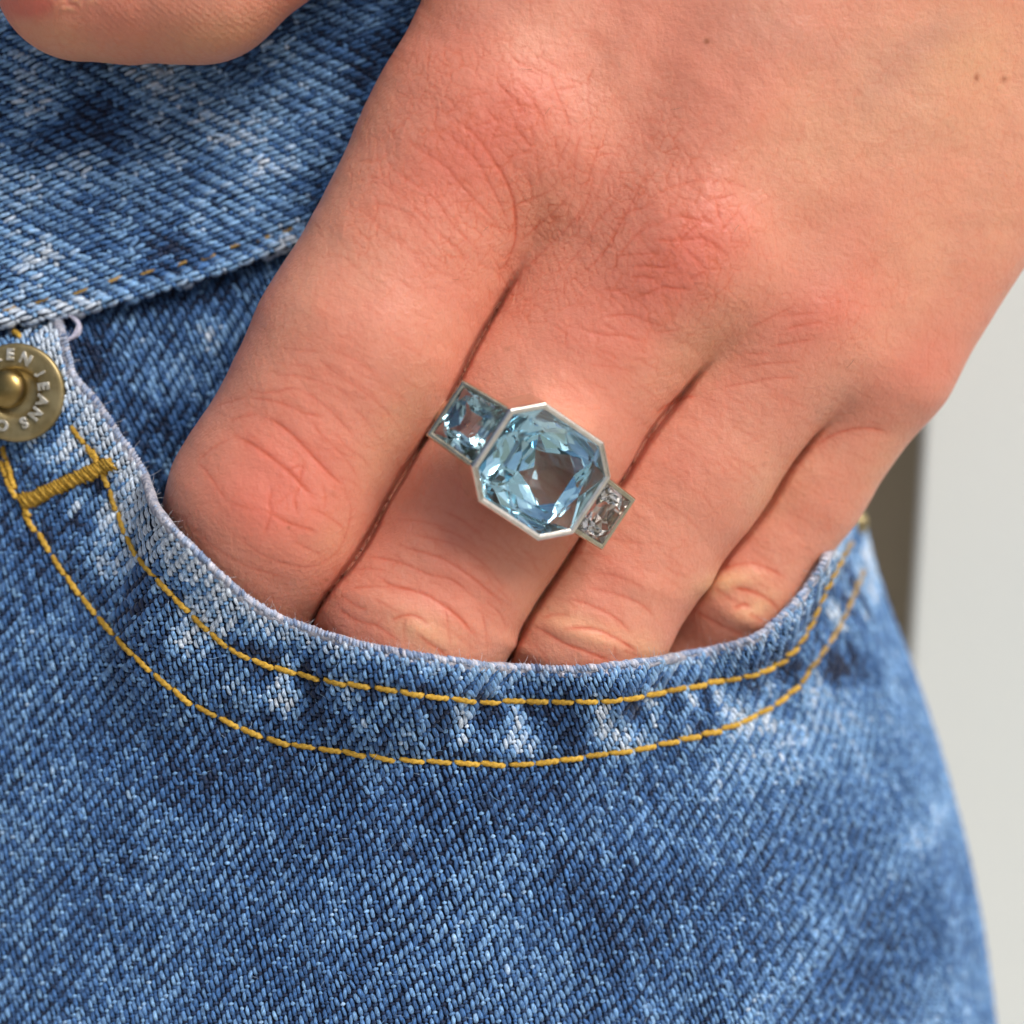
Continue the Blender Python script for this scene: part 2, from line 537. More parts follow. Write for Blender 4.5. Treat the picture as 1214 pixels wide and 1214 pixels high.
    newv -= newn * np.clip(d, -2.5, 2.5)[:, None]
    verts = np.concatenate([verts, newv])
    lv = np.concatenate([sub.ravel(), K[plain].ravel(), np.array([i for f in ng for i in f], int)])
    sz = np.concatenate([np.full(len(sub) + plain.sum(), 4), np.array([len(f) for f in ng], int)])
    ls = np.concatenate([[0], np.cumsum(sz)[:-1]])
    G = np.concatenate([G, np.zeros_like(newn)])
    quads2 = np.concatenate([sub, K])
    d1 = verts[quads2[:, 2]] - verts[quads2[:, 0]]; d2 = verts[quads2[:, 3]] - verts[quads2[:, 1]]
    fn = np.cross(d1, d2); G = np.stack([sum(np.bincount(quads2[:, c], fn[:, k], len(verts)) for c in range(4)) for k in range(3)], 1)
    G /= np.linalg.norm(G, axis=1)[:, None] + 1e-9
    return verts, (lv, ls), G

HV, HQ, HN = surface_nets()

# --- creases traced on the skin: (origin x, origin y, scale) then strokes: depth, width, points
CREASES = [
 ((180, 400, 4.047), [
  (1.0, 2.2, [(380,455),(430,485),(500,525),(570,575),(650,640),(710,700),(760,755),(800,790)]),
  (1.0, 2.2, [(525,380),(590,405),(660,455),(730,525),(800,600),(870,670),(930,715)]),
  (0.85, 2.0, [(540,830),(600,860),(670,895),(740,915),(800,935)]),
  (0.7, 1.9, [(575,720),(565,790),(570,850),(540,940)]),
  (0.7, 1.8, [(735,585),(715,660),(708,720),(685,775),(700,860)]),
  (0.5, 1.7, [(650,640),(720,610)]), (0.35, 1.9, [(710,730),(650,760),(600,800)]),
  (0.5, 2.0, [(215,595),(260,640),(310,710),(365,790)]), (0.35, 1.9, [(215,595),(290,530),(390,480)]),
  (0.30, 2.0, [(340,905),(420,965),(520,1035),(620,1080),(720,1100),(810,1085),(890,1030),(930,950),(955,830),(925,750),(885,680)]),
  (0.28, 2.1, [(140,845),(220,940),(320,1020),(440,1090),(560,1130),(700,1165)]),
  (0.6, 1.9, [(460,290),(560,300),(650,325),(740,365),(840,380)]),
  (0.45, 1.9, [(450,245),(520,265),(600,260),(680,245),(760,280),(850,345),(920,415),(980,490)]),
  (0.4, 1.9, [(590,180),(700,185),(800,210),(900,250),(980,320)]),
  (0.4, 1.8, [(740,365),(800,450),(880,530),(950,610),(1000,700)]),
  (0.35, 2.0, [(780,95),(880,170),(1000,250),(1100,330),(1160,400)]),
  (0.3, 2.0, [(850,45),(940,90),(1030,150),(1100,210)]),
  (0.55, 1.8, [(750,810),(830,850),(890,890),(930,930)]), (0.35, 1.9, [(670,965),(740,1010),(830,1045)]),
  (0.3, 1.9, [(365,790),(450,815),(540,830)]), (0.35, 1.7, [(815,690),(830,760),(825,830)]),
  (0.3, 1.9, [(870,450),(940,530),(1010,580),(1060,640)]), (0.25, 2.2, [(600,50),(720,60),(820,70)]),
  (0.3, 2.0, [(370,395),(440,380),(510,365)]), (0.3, 2.0, [(300,330),(390,300),(460,285)]),
  (0.25, 2.2, [(660,125),(780,150),(880,200)]), (0.25, 2.0, [(960,330),(1040,410),(1090,500)]),
 ]),
 ((360, 560, 4.047), [
  (1.0, 2.6, [(340,490),(400,530),(450,550),(520,565),(600,595),(680,645),(750,700),(800,760),(840,800)]),
  (0.65, 2.2, [(440,340),(520,370),(600,390),(680,420),(760,470),(840,530),(920,600),(960,660)]),
  (0.6, 2.2, [(270,400),(400,415),(500,445),(600,490),(700,510),(760,550),(830,610)]),
  (0.4, 2.1, [(240,465),(320,460),(400,470)]), (0.5, 2.0, [(220,560),(290,550),(370,548),(440,548)]),
  (0.5, 2.0, [(180,590),(250,640),(310,660)]),
  (0.65, 2.2, [(160,650),(230,700),(300,725),(350,735),(400,770),(470,820)]),
  (0.4, 1.9, [(350,730),(380,700)]), (0.85, 2.2, [(420,710),(470,690),(520,685),(560,700),(600,735)]),
  (0.4, 1.9, [(490,690),(480,760),(490,830)]), (0.8, 2.3, [(540,770),(600,820),(650,850),(690,890)]),
  (0.45, 1.9, [(680,650),(690,730),(705,830)]), (0.4, 1.9, [(330,600),(400,640),(470,680)]),
  (0.35, 2.1, [(500,290),(620,320),(740,350),(840,420),(920,490)]), (0.3, 2.0, [(620,260),(740,300),(850,370)]),
  (0.35, 2.0, [(850,650),(870,760),(880,860)]), (0.25, 2.2, [(430,225),(560,235),(700,270)]),
  (0.3, 2.2, [(660,180),(760,230),(860,300)]), (0.3, 2.0, [(860,600),(940,680),(970,760)]),
  (0.25, 2.0, [(820,440),(900,480),(960,560)]),
 ]),
 ((560, 580, 4.047), [
  (1.0, 2.6, [(440,670),(520,665),(600,675),(680,710),(740,745),(800,790)]),
  (0.95, 2.5, [(300,655),(380,705),(450,745),(520,770),(600,800),(680,830)]),
  (0.7, 2.4, [(460,525),(540,545),(620,580),(700,625),(760,690)]),
  (0.5, 2.4, [(540,470),(640,490),(740,520),(820,560),(880,620)]), (0.4, 2.2, [(330,620),(400,600),(470,605)]),
  (0.4, 2.0, [(680,750),(690,830)]), (0.35, 2.2, [(270,720),(330,780),(380,850)]),
  (0.3, 2.4, [(560,400),(660,410),(760,440),(840,490)]), (0.45, 2.0, [(720,770),(790,800),(830,830)]),
  (0.3, 2.3, [(450,300),(560,310),(680,330)]), (0.25, 2.3, [(620,230),(720,245),(840,270)]),
  (0.3, 2.2, [(250,790),(300,840)]),
 ]),
 ((760, 450, 3.468), [
  (1.0, 3.4, [(370,855),(430,865),(480,880),(530,910),(570,950)]), (0.8, 3.4, [(380,940),(420,925),(450,935)]),
  (0.6, 3.2, [(310,790),(380,765),(450,755),(530,780),(600,820)]),
  (0.5, 3.0, [(210,945),(290,990),(370,1030),(440,1060)]), (0.4, 3.0, [(440,960),(500,990)]),
  (0.45, 3.4, [(300,850),(350,890),(400,920)]),
  (0.6, 3.0, [(700,290),(760,245),(820,215),(890,200),(960,205),(1030,225)]),
  (0.7, 2.6, [(60,150),(110,110),(170,80),(240,65)]),
 ]),
 ((440, 40, 4.047), [
  (0.95, 2.0, [(390,410),(450,445),(510,500),(560,570),(610,640),(640,690),(670,760),(690,830),(697,920),(690,1000),(665,1070),(630,1170)]),
  (0.6, 1.8, [(280,400),(310,440),(370,480),(440,540),(500,600),(540,670),(590,760),(640,860),(670,940)]),
  (0.6, 1.8, [(160,510),(240,560),(320,610),(380,660),(440,740),(520,820),(590,900),(650,990)]),
  (0.5, 1.8, [(70,630),(160,690),(250,750),(320,810),(380,900),(450,980),(540,1060)]),
  (0.7, 1.8, [(590,230),(640,270),(700,330),(760,400)]), (0.7, 1.8, [(700,220),(750,290),(800,360),(830,440),(850,500)]),
  (0.65, 1.8, [(680,430),(740,510),(785,555)]), (0.5, 1.8, [(860,170),(880,240),(910,320),(940,400),(960,480)]),
  (0.4, 1.7, [(785,555),(800,640),(820,740)]), (0.4, 1.7, [(785,555),(700,580),(630,605)]),
  (0.45, 1.7, [(480,290),(560,285)]), (0.45, 1.7, [(600,335),(690,320),(780,295)]), (0.55, 1.8, [(550,350),(580,390),(620,430)]),
  (0.4, 1.7, [(475,450),(540,430),(610,410),(650,390)]), (0.35, 1.7, [(610,440),(580,510),(570,580)]),
  (0.4, 1.7, [(770,440),(780,550)]), (0.35, 1.8, [(360,390),(420,330),(480,285)]), (0.4, 1.7, [(880,270),(1000,250)]),
  (0.45, 1.9, [(700,820),(780,790),(880,740)]), (0.45, 2.0, [(710,1000),(800,920),(900,830),(960,760)]),
  (0.4, 2.0, [(720,1150),(850,1020),(960,910),(1040,800)]), (0.4, 1.8, [(900,600),(950,500)]),
  (0.4, 1.9, [(970,740),(975,600),(1000,480)]), (0.4, 1.9, [(1020,760),(1060,640),(1100,500)]),
  (0.35, 1.8, [(0,800),(100,830),(200,880),(280,980),(360,1080)]), (0.3, 1.8, [(0,900),(80,960),(180,1040),(280,1130)]),
  (0.45, 1.8, [(310,350),(305,440)]), (0.45, 1.8, [(330,360),(370,395)]), (0.4, 1.7, [(820,300),(900,320),(990,390)]),
  (0.4, 1.7, [(780,360),(850,378)]), (0.4, 1.8, [(960,200),(990,280),(1010,330)]), (0.35, 1.8, [(680,120),(760,170),(840,210)]),
  (0.35, 1.8, [(810,110),(880,150),(930,170)]), (0.3, 1.8, [(1050,180),(1040,300),(1055,420)]),
  (0.35, 1.8, [(880,480),(890,560),(900,640)]), (0.3, 1.7, [(750,650),(770,760),(780,830)]),
  (0.3, 1.8, [(380,790),(470,690),(560,700),(640,640)]), (0.3, 1.8, [(300,680),(310,770),(220,840)]),
  (0.3, 1.8, [(190,640),(250,740)]), (0.3, 1.8, [(320,860),(400,810),(480,760)]),
  (0.35, 1.9, [(0,690),(120,760),(220,840),(330,960),(440,1060),(530,1170)]),
  (0.3, 1.9, [(1180,560),(1120,680),(1040,860),(960,1000)]), (0.3, 1.9, [(1200,760),(1100,880),(1000,1040),(900,1150)]),
 ]),
 ((680, 180, 4.047), [
  (0.9, 1.9, [(380,425),(440,425),(500,430),(560,420),(620,418),(690,455),(740,500)]),
  (0.85, 1.9, [(490,470),(520,420),(570,370),(610,335),(650,290)]), (0.7, 1.8, [(510,440),(560,490),(600,530),(650,580)]),
  (0.7, 1.8, [(480,300),(550,320),(620,335),(690,350)]), (0.6, 1.8, [(180,500),(260,495),(340,490),(420,485)]),
  (0.65, 1.8, [(270,555),(350,548),(420,555),(480,545),(520,515)]), (0.7, 1.8, [(270,600),(330,600),(390,610)]),
  (0.75, 1.8, [(270,705),(340,685),(420,650),(490,655),(580,660)]), (0.55, 1.8, [(140,660),(200,665),(260,655)]),
  (0.65, 1.8, [(140,790),(200,785),(280,785),(360,815),(440,840)]), (0.65, 1.8, [(70,860),(160,880),(230,880),(340,915)]),
  (0.55, 1.8, [(700,390),(750,330),(800,280)]), (0.5, 1.7, [(690,240),(700,330)]), (0.5, 1.8, [(600,250),(680,230),(790,200)]),
  (0.5, 1.7, [(620,410),(625,460)]), (0.4, 1.7, [(380,600),(410,640)]), (0.4, 1.7, [(480,545),(520,580)]), (0.45, 1.7, [(550,610),(640,570)]),
  (0.5, 2.1, [(0,610),(80,550),(170,440),(230,330),(300,200),(370,60)]), (0.45, 2.0, [(180,600),(220,500),(300,400),(400,330)]),
  (0.45, 2.0, [(0,370),(60,250),(100,100)]), (0.4, 2.0, [(100,330),(180,260),(230,150)]),
  (0.5, 2.0, [(1010,855),(1090,830),(1200,815)]), (0.45, 2.0, [(950,935),(1080,910),(1150,895)]), (0.35, 2.0, [(820,970),(950,970)]),
  (0.5, 2.0, [(700,1130),(830,1110),(950,1085),(1080,1080)]), (0.35, 2.0, [(960,790),(1180,770)]),
  (0.4, 1.9, [(160,450),(240,300),(330,270),(400,240)]), (0.35, 1.9, [(380,210),(500,160),(640,130)]),
  (0.35, 1.9, [(330,340),(400,350),(480,300)]), (0.4, 1.8, [(650,170),(700,130)]), (0.4, 1.8, [(740,150),(830,170)]),
  (0.4, 1.8, [(750,430),(840,440)]), (0.3, 1.9, [(600,720),(720,660),(780,560)]), (0.35, 1.9, [(150,820),(230,880)]),
  (0.4, 1.9, [(400,870),(520,850)]), (0.3, 2.0, [(60,1020),(180,1030),(300,1060)]), (0.3, 2.0, [(100,940),(230,1000)]),
  (0.35, 2.2, [(840,850),(940,800),(1060,740)]), (0.35, 2.2, [(780,1040),(900,1020),(1100,1000)]),
  (0.35, 2.0, [(560,320),(520,380),(500,430)]), (0.4, 1.8, [(790,280),(830,350)]), (0.3, 1.8, [(430,480),(450,520),(480,545)]),
 ]),
]
PAD = 40
CH, CW = 1214 + 2 * PAD, 1214 + 2 * PAD
CR_D = np.zeros((CH, CW), np.float32)      # crease depth
CR_S = np.zeros((CH, CW), np.float32)      # soft shoulder of the crease
def stroke(img, pts, amt, wid, taper=True):
    p = spline(pts, max(6, int(path_len(np.asarray(pts, float)) / 1.5)))
    n = len(p); R = int(wid * 3) + 1
    wob = vnoise(np.arange(n), np.zeros(n) + hash(tuple(pts[0])) % 97, 9, 5)
    for i in range(n):
        t = i / (n - 1)
        a = amt * (min(1, 6 * t, 6 * (1 - t)) if taper else 1) * (0.7 + 0.6 * wob[i])
        x, y = p[i, 0] + PAD, p[i, 1] + PAD
        x0, y0 = int(x) - R, int(y) - R
        if x0 < 0 or y0 < 0 or x0 + 2 * R >= CW or y0 + 2 * R >= CH: continue
        yy, xx = np.mgrid[y0:y0 + 2 * R, x0:x0 + 2 * R]
        g = a * np.exp(-((xx - x) ** 2 + (yy - y) ** 2) / (wid * wid))
        s = img[y0:y0 + 2 * R, x0:x0 + 2 * R]
        np.maximum(s, g, out=s)
for (ox, oy, s), ls in CREASES:
    for amt, wid, pts in ls:
        stroke(CR_D, [(ox + a / s, oy + b / s) for a, b in pts], amt, wid * .66)
        soft = max(wid * 2.4, 4)
        stroke(CR_S, [(ox + a / s, oy + b / s) for a, b in pts], amt, soft)
# fine cross lines of skin over the fingers, following the finger's breadth
fr = np.random.default_rng(3)
def fine_lines(a, b, half, n, amt):
    a, b = np.array(a, float), np.array(b, float)
    d = (b - a) / np.linalg.norm(b - a); e = np.array([-d[1], d[0]])
    for _ in range(n):
        t, s = fr.random(), fr.uniform(-0.8, 0.7)
        c = a + (b - a) * t; L = fr.uniform(14, 50)
        bow = fr.uniform(-5, 3)
        pts = [tuple(c + e * (s * half) + e * k * L / 2 + d * (bow * (1 - k * k) + k * fr.uniform(-4, 4))) for k in (-1, 0, 1)]
        stroke(CR_D, pts, amt * fr.uniform(0.4, 1), fr.uniform(1.3, 1.8))
fine_lines((560, 180), (330, 570), 100, 130, 0.20)
fine_lines((760, 360), (500, 730), 90, 110, 0.22)
fine_lines((900, 430), (700, 740), 70, 80, 0.22)
fine_lines((1020, 470), (890, 690), 50, 40, 0.18)

def worley_edges(sc_x, sc_y, ang, seed, wide):
    # distance to the border between the two nearest seeds, on the crease raster
    r = np.random.default_rng(seed); J = r.random((200, 200, 2))
    yy, xx = np.mgrid[0:CH:2, 0:CW:2].astype(np.float32)
    wx = xx + (vnoise(xx, yy, 30, seed) - .5) * 14; wy = yy + (vnoise(xx, yy, 30, seed + 1) - .5) * 14
    c, q = math.cos(math.radians(ang)), math.sin(math.radians(ang))
    u = (wx * c + wy * q) / sc_x + 60; v = (-wx * q + wy * c) / sc_y + 60
    ui, vi = np.floor(u).astype(int), np.floor(v).astype(int)
    f1 = np.full(u.shape, 9.0); f2 = f1.copy()
    for du in (-1, 0, 1):
        for dv in (-1, 0, 1):
            j = J[(ui + du) % 200, (vi + dv) % 200]
            d = np.hypot(ui + du + j[..., 0] - u, vi + dv + j[..., 1] - v)
            f2 = np.where(d < f1, f1, np.minimum(f2, d)); f1 = np.minimum(f1, d)
    e = np.exp(-((f2 - f1) / wide) ** 2).astype(np.float32)
    return np.repeat(np.repeat(e, 2, 0), 2, 1)[:CH, :CW]
CRK_A = worley_edges(24, 13, 62, 301, .085)
CRK_B = worley_edges(12, 8, 30, 305, .13)
CRK = np.maximum(CRK_A, CRK_B * .55) * (.35 + .8 * np.repeat(np.repeat(vnoise(*np.meshgrid(np.arange(0, CW, 2), np.arange(0, CH, 2)), 22, 77), 2, 0), 2, 1)[:CH, :CW])

def samp(img, x, y):
    x = np.clip(np.asarray(x) + PAD, 0, CW - 1.01); y = np.clip(np.asarray(y) + PAD, 0, CH - 1.01)
    xi = x.astype(int); yi = y.astype(int); fx = x - xi; fy = y - yi
    return (img[yi, xi] * (1 - fx) + img[yi, xi + 1] * fx) * (1 - fy) + (img[yi + 1, xi] * (1 - fx) + img[yi + 1, xi + 1] * fx) * fy

def blobs(x, y, lst):
    out = np.zeros_like(x)
    for (bx, by, rx, ry, ang, a) in lst:
        c, s = math.cos(math.radians(ang)), math.sin(math.radians(ang))
        u = ((x - bx) * c + (y - by) * s) / rx; v = (-(x - bx) * s + (y - by) * c) / ry
        out += a * np.exp(-(u * u + v * v))
    return out

def make_hand():
    sx, sy = proj(HV)
    front = np.clip((HN[:, 2] + 0.05) / 0.3, 0, 1)
    inb = ((sx > -30) & (sx < 1244) & (sy > -30) & (sy < 1000)).astype(float)
    cr = samp(CR_D, sx, sy) * front * inb
    red = blobs(sx, sy, [(590, 150, 110, 55, -35, .55), (820, 300, 95, 55, -40, .60), (640, 235, 70, 50, 0, .1), (985, 370, 80, 40, -20, .42),
                         (1075, 440, 60, 40, -45, .35), (345, 555, 95, 75, 40, .50), (300, 610, 60, 40, 30, .3), (420, 430, 90, 70, -50, .15),
                         (560, 610, 80, 60, -40, .22), (545, 700, 60, 40, 30, .2), (740, 670, 60, 45, 0, .18), (980, 600, 60, 40, -50, .2),
                         (140, 30, 90, 40, 0, .25), (30, 5, 40, 18, 0, .9), (700, 420, 90, 50, -40, .25), (520, 40, 60, 50, 0, .12), (860, 120, 110, 60, -30, .15),
                         (520, 235, 70, 60, -40, .22), (1010, 260, 90, 50, -60, .12)])
    pale_lit = blobs(sx, sy, [(500, 748, 40, 20, 20, .55), (700, 748, 55, 16, 20, .6), (770, 775, 26, 18, 40, .55), (862, 690, 40, 14, -10, .95), (905, 715, 28, 16, -30, .7),
                          (880, 725, 20, 12, 0, .4), (845, 400, 70, 45, -50, .32), (800, 440, 60, 36, -40, .12), (640, 250, 40, 40, 0, .22), (960, 130, 110, 90, 0, .15), (1150, 60, 110, 100, 0, .6), (1000, 200, 120, 90, -40, .3), (1080, 330, 60, 120, 30, .25),  # upper-right blobs paint yellow highlights into the skin colour
                          (1180, 250, 50, 90, 25, .28), (930, 580, 40, 60, 35, .3), (460, 520, 25, 90, 30, .35), (660, 690, 30, 70, 30, .25), (1050, 560, 30, 60, 35, .3),
                          (230, 50, 140, 34, -5, .6), (70, 40, 70, 30, 30, .5), (395, 640, 25, 35, 30, .3), (300, 740, 60, 25, 30, .15)])  # thumb blobs paint in the brighter light on it
    vein = blobs(sx, sy, [(1110, 40, 60, 22, -25, .6), (1050, 95, 60, 24, -45, .6), (960, 55, 60, 26, 10, .45), (885, 25, 60, 30, 10, .35), (1090, 130, 34, 60, 20, .25),
                          (560, 20, 70, 20, -20, .4), (470, 150, 26, 80, 25, .3), (1150, 280, 26, 70, 20, .3), (760, 215, 70, 26, -50, .12)])
    mole = blobs(sx, sy, [(838, 49, 3.6, 3.2, 0, .95), (1157, 92, 3.4, 4.6, 0, .75), (1191, 94, 3.4, 4, 0, .55), (603, 414, 3.5, 3, 0, .35), (905, 551, 3, 3, 0, .3),
                          (387, 687, 2.4, 2, 0, .5), (342, 625, 2, 1.6, 0, .9), (395, 586, 4, 4, 0, .25)])
    crk = blobs(sx, sy, [(610, 160, 130, 90, -35, .8), (690, 220, 80, 80, 0, .7), (810, 310, 110, 70, -40, .9), (640, 330, 80, 70, 0, .55), (980, 380, 90, 50, -20, .4),
                         (500, 240, 80, 90, 0, .6), (780, 200, 80, 60, -40, .5), (560, 90, 80, 50, 0, .4)])
    g = lambda a: np.clip(a, 0, 1) * inb
    # relief
    ck = samp(CRK, sx, sy) * np.clip(crk + .34, 0, 1) * front * inb
    crs = samp(CR_S, sx, sy) * front * inb
    disp = -0.95 * np.power(np.clip(cr, 0, 1.2), 1.1) - 0.55 * np.clip(crs, 0, 1.2) - 0.8 * ck
    puff = blobs(sx, sy, [(862, 690, 40, 13, -10, 5), (880, 732, 34, 12, 20, 4), (690, 752, 50, 10, 18, 4), (620, 770, 40, 10, 25, 3), (500, 748, 30, 12, 30, 3.5), (470, 720, 60, 14, 15, 3),
                          (560, 690, 60, 14, 25, 2.5), (330, 540, 60, 20, 35, 2.5), (300, 600, 50, 30, 30, 3), (370, 620, 40, 24, 30, 2), (760, 690, 50, 14, 25, 2.5)])
    tend = blobs(sx, sy, [(900, 120, 260, 26, -62, 5), (740, 70, 200, 24, -64, 4), (1060, 230, 220, 24, -60, 4)])
    und = (vnoise(sx, sy, 46, 9) - .5) * 3.0 + (vnoise(sx, sy, 17, 10) - .5) * 1.0
    # thumb ridges
    th = np.exp(-((sx - 190) / 190) ** 4) * (sy < 110) * (sx < 420)
    r0 = np.hypot(sx - 520, (sy + 330) * 1.0)
    ridge = np.sin(r0 * 2 * math.pi / 6.4 + 5 * vnoise(sx, sy, 55, 12) + 1.5 * vnoise(sx, sy, 14, 13)) * 0.16 * th * np.clip((sx - 70) / 60, 0, 1)
    callus = blobs(sx, sy, [(80, 6, 26, 9, -10, 1)]) * (vnoise(sx, sy, 5, 14) - .3) * 3
    disp = disp + (puff + tend + und) * front * inb + ridge * inb + callus
    # nick line of the thumb joint
    disp -= 2.5 * np.exp(-((sx - 178) / 14) ** 2) * np.clip((sy - 35) / 35, 0, 1) * (sy < 110) * (sx < 400)
    V = HV + HN * disp[:, None]
    # the narrow fold where two fingers press together runs deep
    rf = raw_fingers(HV); pf = np.clip((sd_palm(HV.astype(np.float32)) - 6) / 45, 0, 1)
    for (a, b), dep in zip(zip(rf[:-1], rf[1:]), (40, 34, 28)):
        w = pf * np.exp(-((a - b) / 5.5) ** 2) * np.exp(-(np.minimum(a, b) / 7.0) ** 2) * np.clip((HN[:, 2] + .1) / .3, 0, 1)
        V[:, 2] -= dep * w
    pale_lit = pale_lit + 0.8 * np.clip(callus, 0, 1)
    tone = np.stack([g(1.4 * red + .22 * crs + .10 * (vnoise(sx, sy, 38, 21) - .3)), g(pale_lit), g(np.power(np.clip(cr, 0, 1), 0.75))], 1)
    # thumb pad brightness is painted in above as a lighter skin tone
    marks = np.stack([g(mole), g(vein), g(crk) * front], 1)
    V3 = lambda s, k: np.clip((vnoise(HV[:, 0], HV[:, 1] + .5 * HV[:, 2], s, k) - .25) * 2, 0, 1)
    mottle = np.stack([.6 * V3(130, 201) + .4 * V3(45, 202), .6 * V3(26, 203) * V3(60, 206) + .5 * V3(11, 204) * V3(22, 205), g(ck)], 1)
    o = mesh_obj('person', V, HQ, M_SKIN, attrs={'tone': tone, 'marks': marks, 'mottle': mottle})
    tag(o, 'bare hand seen from the back, fingers tucked into the denim pocket, thumb at top left', 'person')
    return o
hand = make_hand()

# thumbnail
def make_nail():
    vs, fs = [], []
    nx, ny = 9, 9
    c = unproj(np.array([95.0, -30, -46]))
    for layer in (0, -4):
        for i in range(nx):
            for j in range(ny):
                a = math.radians(232 - 62 * i / (nx - 1))       # around the tip, mostly out of frame
                e = math.radians(-38 + 76 * j / (ny - 1))
                r = 106 + layer
                vs.append(c + r * np.array([math.cos(a) * math.cos(e), math.sin(a) * math.cos(e) * -1 * -1, math.sin(e) * 0.9]))
    for i in range(nx - 1):
        for j in range(ny - 1):
            k = i * ny + j
            fs.append((k, k + 1, k + ny + 1, k + ny))
            q = k + nx * ny
            fs.append((q, q + ny, q + ny + 1, q + 1))
    for i in range(nx - 1):
        for j in (0, ny - 1):
            k = i * ny + j; fs.append((k, k + ny, k + ny + nx * ny, k + nx * ny))
    for j in range(ny - 1):
        for i in (0, nx - 1):
            k = i * ny + j; fs.append((k, k + 1, k + 1 + nx * ny, k + nx * ny))
    mesh_obj('thumbnail', np.array(vs), fs, M_NAIL, hand)
make_nail()

# fine hairs lying on the skin
def make_skin_hair():
    parts = []
    sx, sy = proj(HV)
    cand = np.where((HN[:, 2] > 0.5) & (sx > 430) & (sx < 1180) & (sy > 10) & (sy < 470))[0]
    pick = fr.choice(cand, 10, replace=False)
    for k in pick:
        p, n = HV[k], HN[k]
        t = np.array([-0.75, 0.5, 0]) + fr.normal(0, .45, 3); t -= n * (t @ n); t /= np.linalg.norm(t)
        L = fr.uniform(7, 16); c = fr.uniform(-.3, .3); b = np.cross(n, t)
        path = [p + n * (1.0 + 1.2 * s) + t * L * s + b * L * c * s * s for s in np.linspace(0, 1, 5)]
        parts.append(tube(path, np.linspace(.36, .14, 5), 3))
    v, f = join(parts)
    o = mesh_obj('hand_hair', v, f, M_HAIR, hand); o['kind'] = 'stuff'
make_skin_hair()

# ------------------------------------------------------------------ the jeans
XC, RREF, RZ = 420.0, 650.0, 600.0
EDGE_Y = [300, 560, 620, 700, 770, 820, 900, 1000, 1100, 1214, 1400]
EDGE_X = [985, 1012, 1024, 1046, 1074, 1092, 1118, 1145, 1165, 1180, 1195]

def edge_x(y):
    a = np.interp(y, EDGE_Y, EDGE_X); return (a + np.interp(y - 25, EDGE_Y, EDGE_X) + np.interp(y + 25, EDGE_Y, EDGE_X)) / 3

def u_to_x(u, y):
    th = (u - XC) / RREF
    return np.where(u > XC, XC + (edge_x(y) - XC) * np.sin(np.maximum(th, 0)), u)

def x_to_u(x, y):
    s = np.clip((x - XC) / (edge_x(y) - XC), -1, 1)
    return np.where(x > XC, XC + RREF * np.arcsin(s), x)

MOUTH_XY = np.array([(58, 350), (66, 380), (72, 405), (77, 427), (84, 449), (106, 474), (124, 498), (138, 520), (158, 548), (173, 575), (183, 603), (202, 629), (223, 651), (252, 680), (289, 712),
            (325, 734), (361, 748), (405, 763), (452, 774), (506, 784), (560, 791), (620, 796), (660, 798), (700, 797), (746, 791), (801, 782), (857, 772), (896, 760),
            (920, 742), (944, 718), (967, 687), (991, 647), (1012, 615)], float)
ROW1_XY = np.array([(84, 505), (98, 520), (111, 537), (123, 560), (131, 580), (140, 605), (150, 632), (165, 660), (189, 687), (214, 713), (235, 734), (265, 762), (291, 777), (323, 790),
            (355, 798), (387, 806), (420, 811), (452, 814), (490, 821), (540, 827), (580, 831), (639, 830), (679, 831), (738, 827), (786, 819), (833, 811), (896, 797), (928, 781),
            (948, 758), (960, 738), (975, 702), (997, 660), (1008, 642)], float)
ROW2_XY = np.array([(28, 606), (37, 622), (53, 640), (66, 664), (85, 690), (105, 715), (130, 745), (160, 776), (190, 803), (220, 828), (253, 845), (288, 863), (323, 877), (360, 884), (395, 888),
            (430, 893), (460, 898), (496, 900), (560, 904), (620, 905), (659, 901), (710, 894), (754, 888), (809, 876), (857, 864), (908, 841), (944, 813), (967, 781), (991, 746), (1009, 706), (1022, 676)], float)
def to_uy(p): return np.stack([x_to_u(p[:, 0], p[:, 1]), p[:, 1]], -1)
MOUTH = spline(to_uy(spline(MOUTH_XY, 260)), 420)
ROW1 = spline(to_uy(spline(ROW1_XY, 260)), 420)
ROW2 = spline(to_uy(spline(ROW2_XY, 260)), 420)

def min_dist(P, C, want_idx=False):
    out = np.empty(len(P)); ix = np.empty(len(P), int)
    for ch in np.array_split(np.arange(len(P)), max(1, len(P) // 6000)):
        d = ((P[ch, None, :] - C[None]) ** 2).sum(-1)
        ix[ch] = d.argmin(1); out[ch] = np.sqrt(d.min(1))
    return (out, ix) if want_idx else out

def in_poly(P, poly):
    x, y = P[:, 0], P[:, 1]; r = np.zeros(len(P), bool)
    a = poly; b = np.roll(poly, -1, 0)
    for (x0, y0), (x1, y1) in zip(a, b):
        if y0 == y1: continue
        c = ((y0 > y) != (y1 > y)) & (x < (x1 - x0) * (y - y0) / (y1 - y0) + x0)
        r ^= c
    return r

